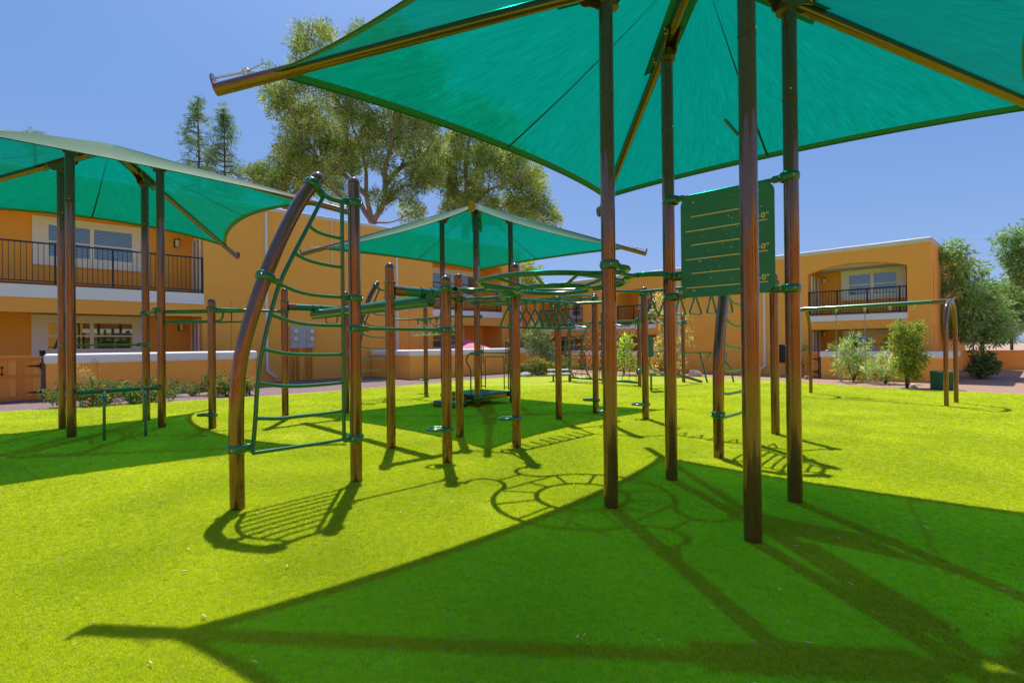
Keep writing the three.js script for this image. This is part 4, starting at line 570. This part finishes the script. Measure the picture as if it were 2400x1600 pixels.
// ---------------------------------------------------------------- vegetation
// leaves spread through lobes; kind gives leaf length, width, count per cluster, cluster radius, droop
function leaves(lobes, per, k, cols, core = 0.35) {
  const P = [], Cc = [], I = [], c = V(0, 0, 0), d = V(0, 0, 0), s = V(0, 0, 0), n = V(0, 0, 0), o = V(0, 0, 0);
  for (const [lx, ly, lz, r, ry = r, w = 1] of lobes) {
    const N = Math.round(per * w * Math.pow(r, 1.6));
    for (let q = 0; q < N; q++) {
      d.set(rr(-1, 1), rr(-1, 1), rr(-1, 1)).normalize(); const f = core + (1 - core) * Math.pow(rnd(), 0.6), wob = 1 + 0.28 * Math.sin(d.x * 5 + lx * 3) * Math.sin(d.y * 4 + ly) + rr(-0.12, 0.2);
      c.set(lx + d.x * r * f * wob, ly + d.y * ry * f * wob, lz + d.z * r * f * wob);
      const shade = rnd(), base = cols[Math.floor(rnd() * cols.length)];
      for (let j = 0; j < k.n; j++) {
        s.set(rr(-1, 1), rr(-1, 1) + (k.up || 0), rr(-1, 1)).addScaledVector(d, k.out || 0.4).normalize(); if (k.droop) { s.y -= k.droop; s.normalize(); }
        o.copy(c).addScaledVector(s, k.r * Math.pow(rnd(), 0.7)); n.set(rr(-1, 1), rr(-0.3, 1), rr(-1, 1)).cross(s).normalize();
        const L = k.l * rr(0.6, 1.25), w2 = k.w * rr(0.7, 1.2) / 2, i0 = P.length / 3;
        P.push(o.x, o.y, o.z, o.x + s.x * L * 0.45 + n.x * w2, o.y + s.y * L * 0.45 + n.y * w2, o.z + s.z * L * 0.45 + n.z * w2, o.x + s.x * L, o.y + s.y * L - (k.tip || 0) * L, o.z + s.z * L, o.x + s.x * L * 0.45 - n.x * w2, o.y + s.y * L * 0.45 - n.y * w2, o.z + s.z * L * 0.45 - n.z * w2);
        const v = (1.9 + 1.5 * shade) * rr(0.8, 1.2);
        for (let e = 0; e < 4; e++) { Cc.push(base[0] * v, base[1] * v, base[2] * v); }
        I.push(i0, i0 + 1, i0 + 2, i0, i0 + 2, i0 + 3);
      }
    }
  }
  const g = new THREE.BufferGeometry(); g.setAttribute('position', new THREE.Float32BufferAttribute(P, 3)); g.setAttribute('color', new THREE.Float32BufferAttribute(Cc, 3)); g.setIndex(I); return g;
}
const leafPart = (name, g, parent, m = M.leaf) => { const o = new THREE.Mesh(g, m); o.name = name; o.castShadow = o.receiveShadow = true; parent.add(o); return o; };
const PINE = { n: 34, l: 0.26, w: 0.062, r: 0.46, out: 0.5, up: 0.25 }, pineCols = [[0.10, 0.14, 0.025], [0.15, 0.18, 0.04], [0.075, 0.115, 0.02], [0.19, 0.20, 0.06]];
function pine(label, base, S, H0, lobesPx, limbsPx, per, cols = pineCols) {   // lobes as offsets in 1/S metres from the trunk foot, heights above eye level
  const t = thing('pine_tree', label, 'tree', base), lb = lobesPx.map(([u, v, r]) => [u / S, H0 + v / S, rr(-0.55, 0.55) * r / S * 2.4, r / S * 1.05, r / S * 0.8]);
  const fork = V(limbsPx[0][0] / S, H0 + limbsPx[0][1] / S, 0), gs = [limb([V(0, 0, 0), V(fork.x * 0.3, fork.y * 0.5, 0.1), fork], 0.36, 0.27, 9)];
  for (const l of limbsPx.slice(1)) { const z = rr(-1.5, 1.5), pts = l.map(([u, v], i) => V(u / S, H0 + v / S, i ? z * i / l.length : 0)); gs.push(limb(pts, 0.2, 0.06)); }
  for (const [x, y, z, r] of lb) { const near = limbsPx.slice(1).flat().map(([u, v]) => V(u / S, H0 + v / S, 0)).filter((p) => p.y < y - 0.2).sort((a, b) => a.distanceTo(V(x, y - 2, z)) - b.distanceTo(V(x, y - 2, z)))[0] || fork; gs.push(limb([near, V((near.x + x) / 2, (near.y + y) / 2 - 0.3, (near.z + z) / 2), V(x, y, z)], 0.085, 0.02, 5)); for (let i = 0; i < 6; i++) gs.push(limb([V(x, y - r * 0.3, z), V(x + rr(-0.5, 0.5) * r, y + rr(-0.4, 0.4) * r, z + rr(-0.5, 0.5) * r), V(x + rr(-1, 1) * r, y + rr(-0.7, 0.8) * r, z + rr(-1, 1) * r)], 0.03, 0.008, 4)); }
  part('trunk', gs, M.bark, t); leafPart('crown', leaves(lb, per, PINE, cols), t, M.needle); return t;
}
const px = (list, u0, v0 = 808) => list.map(([u, v, r]) => [u - u0, v0 - v, r]);
pine('tallest spreading pine with pale forked trunks behind the left building', [-9.2, 0, -34], 35.3, 1.42,
  px([[690, 230, 42], [735, 262, 50], [780, 200, 55], [755, 105, 34], [705, 100, 16], [770, 62, 18], [850, 180, 55], [725, 325, 38], [785, 340, 45], [855, 300, 50], [930, 230, 55], [955, 310, 45], [900, 380, 36], [820, 400, 32], [745, 410, 34], [985, 385, 40], [950, 445, 30], [1005, 250, 50], [860, 90, 50], [940, 120, 55], [1010, 160, 45], [705, 385, 26], [660, 260, 22], [800, 455, 22], [900, 470, 20], [880, 330, 26], [755, 300, 36], [690, 345, 30], [760, 385, 30], [1000, 330, 48], [1010, 420, 40], [960, 230, 50], [905, 300, 44], [830, 255, 44], [700, 270, 36], [670, 225, 24], [815, 345, 34], [960, 490, 28]], 876),
  [px([[876, 520, 0]], 876)[0], ...[[[876, 520], [862, 455], [861, 395], [845, 330]], [[876, 520], [905, 475], [911, 400], [924, 360], [941, 285], [945, 200]], [[876, 520], [850, 480], [822, 380], [814, 310], [811, 250], [815, 170]], [[908, 430], [945, 385], [985, 365], [1010, 320]], [[905, 475], [945, 440], [975, 435]], [[862, 455], [800, 400], [760, 380]]].map((l) => px(l, 876))], 54);
pine('dense pine at the right of the pine group, behind the middle canopy', [-3.2, 0, -36], 33.3, 1.42,
  px([[1045, 345, 42], [1100, 365, 42], [1030, 405, 40], [1150, 345, 42], [1195, 365, 30], [1080, 440, 48], [1150, 425, 50], [1210, 420, 42], [1180, 480, 46], [1235, 455, 36], [1120, 500, 46], [1060, 490, 38], [1272, 500, 24], [1225, 505, 34], [1250, 415, 24], [1110, 290, 45], [1180, 290, 40], [1292, 520, 14]], 1088),
  [px([[1088, 520, 0]], 1088)[0], ...[[[1088, 520], [1090, 440], [1088, 380], [1100, 300]], [[1088, 500], [1140, 450], [1190, 430]], [[1088, 470], [1050, 420], [1040, 360]], [[1090, 440], [1150, 380], [1190, 370]]].map((l) => px(l, 1088))], 66);
pine('lower rounded pine at the left foot of the tall spreading pine', [-15.8, 0, -36], 33.3, 1.42,
  px([[600, 392, 30], [648, 365, 30], [690, 395, 34], [625, 430, 36], [672, 440, 38], [585, 415, 14], [720, 430, 26]], 650),
  [px([[650, 470, 0]], 650)[0], px([[650, 470], [648, 420], [645, 380]], 650), px([[650, 470], [680, 440], [692, 410]], 650)], 60, [[0.075, 0.11, 0.022], [0.11, 0.14, 0.03], [0.055, 0.085, 0.02]]);
function conifer(label, base, h, w, h0) {
  const t = thing('conifer_tree', label, 'tree', base), lb = [], gs = [limb([V(0, 0, 0), V(0.1, h * 0.5, 0), V(0, h - 0.2, 0)], 0.28, 0.03)];
  for (let y = h0; y < h - 0.3; y += 0.55) { const f = Math.pow((h - y) / (h - h0), 0.75), n = 5; for (let i = 0; i < n; i++) { const a = rnd() * 6.283, r = w * f * rr(0.45, 1.1); if (rnd() < 0.14) continue; const p = V(Math.cos(a) * r, y - r * 0.15, Math.sin(a) * r); lb.push([p.x, p.y, p.z, rr(0.35, 0.6), rr(0.55, 0.95)]); gs.push(limb([V(0, y + 0.25, 0), V(p.x * 0.6, y + 0.3, p.z * 0.6), p], 0.05, 0.012, 4)); } }
  lb.push([0, h - 0.15, 0, 0.3, 0.55]); part('trunk', gs, M.bark_dark, t);
  leafPart('crown', leaves(lb, 22, { n: 16, l: 0.32, w: 0.05, r: 0.3, droop: 0.9, out: 0.3 }, [[0.06, 0.11, 0.03], [0.085, 0.135, 0.04], [0.11, 0.15, 0.045], [0.045, 0.08, 0.025]], 0.1), t, M.needle); return t;
}
conifer('taller of the two slim conifers with drooping branches above the left canopy', [-29.3, 0, -48], 25.0, 3.0, 15.2);
conifer('shorter slim conifer with drooping branches, right beside the taller one above the left canopy', [-27.1, 0, -48.4], 24.2, 2.0, 15.4);
{ const t = thing('distant_tree', 'small tree top peeking over the left canopy at the far left', 'tree', [-37.2, 0, -40]); part('trunk', limb([V(0, 0, 0), V(0.1, 9, 0), V(0, 17.6, 0)], 0.3, 0.1), M.bark_dark, t); leafPart('crown', leaves([[0, 18.0, 0, 0.55, 0.4], [-0.4, 17.7, 0.1, 0.4], [0.35, 18.1, 0, 0.35, 0.3], [0, 17.2, 0, 0.5]], 60, { n: 14, l: 0.25, w: 0.05, r: 0.25, out: 0.6 }, [[0.1, 0.13, 0.03], [0.06, 0.09, 0.02]]), t, M.needle); }
{ const t = thing('yellow_tree', 'yellow green tree peeking out below the middle canopy at the corner of the buildings', 'tree', [0.9, 0, -44]); part('trunk', limb([V(0, 0, 0), V(0.1, 3, 0), V(0, 6, 0)], 0.2, 0.08), M.bark_dark, t); leafPart('crown', leaves([[0, 6.6, 0, 1.5], [0.8, 7.2, 0, 1.0], [-0.8, 7.4, 0, 1.2], [0.9, 5.8, 0.2, 0.9], [0.3, 8, 0, 0.8]], 120, { n: 10, l: 0.2, w: 0.09, r: 0.25, out: 0.5 }, [[0.2, 0.2, 0.02], [0.14, 0.16, 0.025]]), t); }
const ASH = { n: 12, l: 0.17, w: 0.05, r: 0.22, out: 0.5, droop: 0.35, tip: 0.12 }, ashCols = [[0.11, 0.19, 0.05], [0.14, 0.22, 0.075], [0.075, 0.14, 0.03], [0.18, 0.24, 0.11], [0.12, 0.15, 0.04]];
function ash(label, base, trunkTop, lobes, per) { const t = thing('shade_tree', label, 'tree', base), gs = [limb([V(0, 0, 0), V(0.02, trunkTop * 0.5, 0), V(0, trunkTop, 0)], 0.075, 0.055)]; for (const [x, y, z, r] of lobes) gs.push(limb([V(0, trunkTop * rr(0.8, 1), 0), V(x * 0.4, trunkTop + (y - trunkTop) * 0.5, z * 0.5), V(x, y, z)], 0.035, 0.01, 5)); part('trunk', gs, M.bark_dark, t); leafPart('crown', leaves(lobes, per, ASH, ashCols, 0.25), t); return t; }
{ const S = 63.5, u0 = 2303, f = (X, Y, r) => [(2180 + X * 0.2423 - u0) / S, 1.42 + (794 - (520 + Y * 0.2423)) / S, rr(-0.5, 0.5), r * 0.2423 / S];
  ash('leafy green shade tree with dark trunk at the right end of the orange building', [17.33, 0, -18.87], 1.55, [[205, 280, 75], [150, 300, 55], [260, 400, 90], [450, 450, 75], [400, 400, 50], [330, 550, 110], [270, 700, 100], [420, 690, 110], [490, 560, 50], [500, 830, 140], [340, 900, 120], [560, 1000, 140], [640, 880, 130], [440, 1050, 95], [590, 1070, 85], [330, 1060, 75], [330, 1165, 36], [700, 1020, 75], [250, 950, 70], [520, 720, 80], [300, 1000, 60], [680, 1120, 40]].map((a) => f(...a)), 270);
  const g = (X, Y, r) => [(2180 + X * 0.2423 - 2385) / 48, 1.42 + (793 - (520 + Y * 0.2423)) / 48, rr(-0.5, 0.5), r * 0.2423 / 48];
  ash('broad pale green tree at the right edge, behind the shade tree', [24.4, 0, -25.0], 1.6, [[610, 680, 80], [700, 640, 85], [640, 760, 80], [780, 680, 95], [870, 740, 120], [760, 790, 110], [900, 860, 120], [820, 920, 100], [780, 1020, 70], [870, 1020, 80], [980, 800, 140], [1060, 700, 140], [1000, 950, 120], [840, 1080, 45]].map((a) => g(...a)), 210);
  const h = (X, Y, r) => [(2180 + X * 0.2423 - 2425) / 55, 1.42 + (793 - (520 + Y * 0.2423)) / 55, rr(-0.5, 0.5), r * 0.2423 / 55];
  ash('tree crown entering the picture at the upper right edge', [22.3, 0, -21.85], 2.6, [[800, 120, 65], [880, 90, 70], [760, 130, 35], [860, 210, 95], [780, 270, 55], [850, 330, 80], [830, 430, 60], [880, 450, 90], [900, 550, 80], [980, 200, 150], [1000, 400, 150], [1100, 300, 160], [860, 560, 40]].map((a) => h(...a)), 230); }
function shrub(name, label, base, lobes, per, k, cols, stems = 5, flowers, category = 'shrub') {
  const t = thing(name, label, category, base), gs = []; for (let i = 0; i < stems; i++) { const l = lobes[i % lobes.length]; gs.push(limb([V(rr(-0.04, 0.04), 0, rr(-0.04, 0.04)), V(l[0] * 0.4, l[1] * 0.5, l[2] * 0.4), V(l[0] * 0.9, l[1], l[2] * 0.9)], 0.014, 0.005, 5)); }
  part('stem', gs, M.bark_dark, t); leafPart('foliage', leaves(lobes, per, k, cols, 0.15), t);
  if (flowers) { const [n, c, r] = flowers, P = []; for (let i = 0; i < n; i++) { const l = lobes[Math.floor(rnd() * lobes.length)], d = V(rr(-1, 1), rr(-0.2, 1), rr(-1, 1)).normalize(), s = r * rr(0.6, 1.2); const g = new THREE.IcosahedronGeometry(s, 0); g.scale(1, 0.6, 1).translate(l[0] + d.x * l[3] * 1.02, l[1] + d.y * (l[4] ?? l[3]) * 1.05, l[2] + d.z * l[3] * 1.02); const cc = c[i % c.length]; g.setAttribute('color', new THREE.Float32BufferAttribute([...Array(g.attributes.position.count)].flatMap(() => cc), 3)); g.deleteAttribute('uv'); P.push(g); } const f = leafPart('flowers', mergeGeometries(P.map((q) => { q.deleteAttribute('normal'); return q; })), t); f.userData.kind = 'stuff'; }
  return t;
}
const OLE = { n: 9, l: 0.2, w: 0.034, r: 0.1, out: 0.7, up: 0.5 }, oleCols = [[0.13, 0.21, 0.045], [0.21, 0.26, 0.09], [0.09, 0.16, 0.03], [0.27, 0.29, 0.13]], SM = { n: 8, l: 0.075, w: 0.042, r: 0.075, out: 0.4 }, LAN = { n: 9, l: 0.055, w: 0.035, r: 0.06, out: 0.4 };
shrub('columnar_shrub', 'tall narrow light green shrub on a thin stem, between oleander and bin', [11.59, 0, -15.02], [[0, 1.55, 0, 0.3], [-0.2, 1.75, 0, 0.22], [0.25, 1.65, 0, 0.25], [0.02, 1.2, 0, 0.36], [-0.2, 1.25, 0, 0.26], [0.22, 1.15, 0, 0.3], [0.08, 0.8, 0, 0.36], [-0.16, 0.75, 0, 0.24], [0.3, 0.75, 0, 0.24], [0.0, 0.45, 0, 0.24], [0.15, 0.4, 0, 0.2], [0.42, 0.95, 0, 0.1], [-0.3, 1.5, 0, 0.14], [0.3, 1.82, 0, 0.12], [-0.28, 0.55, 0, 0.12]], 560, SM, [[0.12, 0.17, 0.025], [0.20, 0.23, 0.03], [0.07, 0.11, 0.02], [0.16, 0.15, 0.03]], 9);
shrub('oleander_shrub', 'taller oleander with pale leaves and few red flowers against the low orange wall', [11.75, 0, -17.6], [[-0.1, 1.25, 0, 0.22], [0.05, 1.5, 0, 0.14], [-0.35, 0.9, 0, 0.28], [0.15, 0.85, 0, 0.3], [0.42, 0.6, 0, 0.28], [-0.2, 0.5, 0, 0.34], [0.2, 0.4, 0, 0.3], [0.45, 1.2, 0, 0.13], [-0.55, 1.15, 0, 0.14], [-0.45, 0.45, 0, 0.2]], 165, OLE, oleCols, 9, [14, [[0.5, 0.03, 0.06], [0.6, 0.1, 0.15]], 0.03]);
shrub('oleander_shrub', 'lower oleander with pale leaves between the taller oleander and the narrow shrub', [12.05, 0, -16.5], [[-0.3, 0.5, 0, 0.26], [0.05, 0.7, 0, 0.3], [0.35, 0.75, 0, 0.26], [-0.05, 0.35, 0, 0.28], [0.3, 0.4, 0, 0.26], [-0.5, 0.35, 0, 0.2]], 165, OLE, oleCols, 7, [8, [[0.6, 0.1, 0.15]], 0.028]);
shrub('oleander_shrub', 'pale leafy shrub half hidden behind the right tall canopy post', [11.2, 0, -20.0], [[0, 0.95, 0, 0.22], [0.1, 1.2, 0, 0.16], [-0.1, 0.6, 0, 0.24], [0.1, 0.35, 0, 0.2]], 165, OLE, oleCols, 5);
shrub('round_bush', 'dark green bush at the foot of the shade tree trunk', [16.6, 0, -18.1], [[0, 0.3, 0, 0.3], [-0.25, 0.42, 0, 0.2], [0.28, 0.45, 0, 0.22], [0.03, 0.65, 0, 0.24], [0.3, 0.8, 0, 0.11], [-0.22, 0.82, 0, 0.13], [0.45, 0.5, 0, 0.13]], 480, { n: 8, l: 0.1, w: 0.06, r: 0.09, out: 0.5 }, [[0.03, 0.075, 0.02], [0.05, 0.10, 0.03], [0.08, 0.12, 0.03]], 8);
shrub('climbing_shrub', 'tall thin shrub with yellowish flecked leaves behind the second tall canopy post', [6.6, 0, -21.9], [[-0.6, 0.6, 0, 0.5], [0.2, 0.7, 0, 0.5], [-0.2, 1.3, 0, 0.45], [0.45, 1.4, 0, 0.35], [0.0, 1.9, 0, 0.4], [0.1, 2.5, 0, 0.35], [-0.35, 2.7, 0, 0.3], [0.05, 3.1, 0, 0.35], [-0.3, 3.3, 0, 0.25], [0.9, 1.9, 0, 0.22], [1.05, 1.45, 0, 0.2], [0.95, 2.5, 0, 0.2], [0.6, 0.5, 0, 0.3]], 170, { n: 8, l: 0.1, w: 0.06, r: 0.1, out: 0.4 }, [[0.2, 0.19, 0.05], [0.36, 0.33, 0.12], [0.12, 0.13, 0.03], [0.28, 0.2, 0.06]], 10);
shrub('round_bush', 'bright yellow green bush behind the right half of the rope net', [4.9, 0, -22.4], [[0, 1.1, 0, 0.38], [0.1, 1.5, 0, 0.25], [-0.15, 0.7, 0, 0.35], [0.2, 0.5, 0, 0.3]], 260, { n: 9, l: 0.16, w: 0.05, r: 0.1, out: 0.5, up: 0.3 }, [[0.2, 0.27, 0.03], [0.28, 0.33, 0.06], [0.13, 0.19, 0.03]], 6);
shrub('reed_shrub', 'tall feathery grey green plant at the inner corner of the low wall, behind the lantana', [1.2, 0, -24.3], [[-0.3, 1.5, 0, 0.4], [0.25, 1.6, 0, 0.45], [0, 1.0, 0, 0.5], [0.4, 1.0, 0, 0.4], [0, 2.0, 0, 0.3], [0.5, 0.6, 0, 0.4]], 170, { n: 10, l: 0.24, w: 0.03, r: 0.14, out: 0.5, up: 0.6 }, [[0.07, 0.11, 0.04], [0.12, 0.16, 0.07], [0.05, 0.08, 0.03]], 8);
shrub('round_bush', 'reddish green bushes showing over the low wall left of the feathery plant', [0.45, 0, -26.0], [[-0.3, 1.5, 0, 0.4], [0.3, 1.4, 0, 0.4], [0.7, 1.5, 0, 0.35], [0, 1.9, 0, 0.25], [0, 0.8, 0, 0.6]], 170, { n: 9, l: 0.18, w: 0.05, r: 0.12, out: 0.5, up: 0.3 }, [[0.10, 0.11, 0.03], [0.2, 0.12, 0.03], [0.06, 0.09, 0.03]], 6);
const ORF = [[0.75, 0.25, 0.02], [0.8, 0.42, 0.03], [0.7, 0.14, 0.06]];
shrub('lantana_bush', 'wide orange flowering lantana at the corner of the low wall in the middle distance', [1.15, 0, -22.6], [[-0.5, 0.35, 0, 0.38, 0.3], [0, 0.45, 0, 0.42, 0.35], [0.5, 0.35, 0, 0.4, 0.3], [0.95, 0.3, 0, 0.3, 0.25], [-0.8, 0.25, 0, 0.28, 0.2], [1.2, 0.5, -0.4, 0.35]], 330, { n: 9, l: 0.09, w: 0.055, r: 0.09, out: 0.4 }, [[0.05, 0.10, 0.02], [0.08, 0.13, 0.03], [0.1, 0.1, 0.02]], 8, [150, ORF, 0.05], 'flower bush');
shrub('lantana_bush', 'wide low leafy flower bed bush behind the low exercise bar at the far left', [-10.3, 0, -12.6], [[-0.6, 0.25, 0.3, 0.32, 0.24], [-0.15, 0.4, 0, 0.34, 0.26], [0.35, 0.38, -0.3, 0.34, 0.26], [0.8, 0.36, -0.75, 0.3, 0.24], [0.2, 0.18, 0.1, 0.32, 0.18], [0.75, 0.18, -0.4, 0.3, 0.18], [1.2, 0.16, -0.8, 0.26, 0.16], [-0.5, 0.45, 0.1, 0.22]], 640, LAN, [[0.03, 0.07, 0.02], [0.05, 0.10, 0.025], [0.08, 0.12, 0.03]], 9, [70, [[0.75, 0.25, 0.05], [0.75, 0.5, 0.12], [0.7, 0.2, 0.12], [0.6, 0.04, 0.05]], 0.032], 'flower bush');
shrub('lantana_bush', 'small yellow flowered bush at the right end of the far left flower bed', [-9.55, 0, -13.1], [[0, 0.18, 0, 0.24, 0.18], [0.2, 0.15, -0.15, 0.2, 0.14]], 700, LAN, [[0.08, 0.12, 0.02], [0.13, 0.16, 0.03]], 4, [22, [[0.75, 0.55, 0.1], [0.75, 0.3, 0.05]], 0.03], 'flower bush');
shrub('lantana_bush', 'sparse green bush in the gravel between the right canopy post and the next post', [-9.3, 0, -14.85], [[-0.35, 0.28, 0.2, 0.24], [0.05, 0.2, 0, 0.2], [0.4, 0.34, -0.35, 0.3], [0.55, 0.2, -0.3, 0.24], [0.3, 0.5, -0.3, 0.16]], 520, LAN, [[0.04, 0.08, 0.02], [0.07, 0.10, 0.03]], 8, null, 'flower bush');
shrub('lantana_bush', 'round orange and yellow flowering lantana just left of the near arched post', [-8.25, 0, -14.75], [[0, 0.3, 0, 0.3, 0.26], [-0.2, 0.22, 0, 0.25, 0.2], [0.22, 0.38, 0, 0.24, 0.24]], 640, LAN, [[0.05, 0.10, 0.02], [0.09, 0.13, 0.03]], 5, [75, [[0.75, 0.25, 0.06], [0.8, 0.5, 0.05], [0.75, 0.36, 0.12]], 0.036], 'flower bush');
shrub('lantana_bush', 'lantana with coral flowers just right of the near arched post', [-7.7, 0, -15.0], [[0, 0.28, 0, 0.28, 0.24], [-0.2, 0.22, 0, 0.22, 0.2]], 640, LAN, [[0.05, 0.10, 0.02], [0.09, 0.13, 0.03]], 5, [45, [[0.75, 0.25, 0.1], [0.75, 0.4, 0.15]], 0.036], 'flower bush');
{ const t = thing('dry_grass', 'dry straw-coloured grass plumes at the left of the flower bed', 'dry plant', [-10.45, 0, -12.65]), gs = []; for (let i = 0; i < 11; i++) { const a = rr(-0.7, 0.15), h = rr(0.55, 0.95); gs.push(limb([V(0, 0, 0), V(a * 0.25, h * 0.6, 0.02), V(a * 0.6, h, rr(-0.1, 0.1))], 0.006, 0.003, 4)); } part('stalk', gs, M.mark_tan, t); leafPart('plume', leaves([[-0.36, 0.95, 0, 0.1], [-0.24, 0.88, 0, 0.1], [-0.12, 0.8, 0, 0.1], [-0.3, 0.8, 0.05, 0.08], [-0.02, 0.72, 0, 0.08]], 500, { n: 7, l: 0.06, w: 0.016, r: 0.04, out: 0.6, droop: 0.3 }, [[0.24, 0.18, 0.08], [0.2, 0.15, 0.06]]), t); }
{ const t = thing('weed_stalk', 'thin dry weed standing in front of the white wall cap at the left', 'dry plant', [-10.6, 0, -13.05]), gs = [limb([V(0, 0, 0), V(0.03, 0.6, 0), V(0.01, 1.1, 0)], 0.005, 0.003, 4)]; for (let i = 0; i < 16; i++) { const y = rr(0.85, 1.1), a = rnd() * 6.283; gs.push(limb([V(0.015, y, 0), V(Math.cos(a) * 0.07, y + 0.06, Math.sin(a) * 0.05), V(Math.cos(a) * 0.13, y + rr(0.05, 0.14), Math.sin(a) * 0.1)], 0.0025, 0.0015, 3)); } part('stalk', gs, M.bark_dark, t); }
// rocks and litter
function rock(label, x, z, s, c) { const g = new THREE.IcosahedronGeometry(1, 2), p = g.attributes.position, v = V(0, 0, 0); const a = rr(0, 9); for (let i = 0; i < p.count; i++) { v.fromBufferAttribute(p, i); const k = 1 + 0.22 * Math.sin(v.x * 3.1 + a) * Math.sin(v.y * 2.7 + a * 2) + 0.12 * Math.sin(v.z * 6 + a); v.multiplyScalar(k); p.setXYZ(i, v.x, Math.max(v.y, -0.5), v.z); } g.computeVertexNormals(); const t = thing('landscape_rock', label, 'rock', [x, 0, z], rnd() * 6); const m = M.stone.clone(); m.name = 'stone_tone'; m.color.setRGB(...c); m.bumpMap = stuccoBump; m.bumpScale = 0.02; part('stone', flat(g).scale(s, s * 0.7, s * 0.85).translate(0, s * 0.3, 0), m, t); }
rock('pale pointed rock on the gravel edge in front of the bare orange wall', 6.75, -21.75, 0.26, [0.68, 0.52, 0.42]); rock('pale rounded rock just right of the pointed rock', 7.6, -21.3, 0.24, [0.7, 0.58, 0.52]); rock('small grey rock close to the bare orange wall', 6.2, -22.6, 0.18, [0.5, 0.42, 0.4]);
rock('grey white rock at the left foot of the orange lantana', 0.55, -21.95, 0.2, [0.42, 0.4, 0.42]); rock('small reddish rock near the gate by the swing', 10.9, -18.9, 0.14, [0.42, 0.24, 0.18]); rock('small pale stone in the gravel left of the bin', 11.9, -15.2, 0.1, [0.75, 0.66, 0.58]);
{ const gs = []; for (let i = 0; i < 90; i++) { const d = 1.9 + Math.pow(rnd(), 1.4) * 9, x = rr(-0.98, 0.98) * d, s = rr(0.5, 1.3); gs.push(new THREE.SphereGeometry(1, 6, 4).scale(0.02 * s, 0.0035, 0.005 * s).rotateZ(rr(-0.2, 0.2)).rotateY(rnd() * 6.3).translate(x, 0.026, -d)); } const o = part('leaf_litter', gs, std('litter', { color: C(0.62, 0.42, 0.18), roughness: 0.9 }), scene); o.userData = { kind: 'stuff', label: 'scattered dry leaf bits and pods on the turf', category: 'leaf litter' }; }

scene.traverse((o) => { if (o.isMesh) { o.castShadow = true; o.receiveShadow = true; } });
renderer.render(scene, camera);
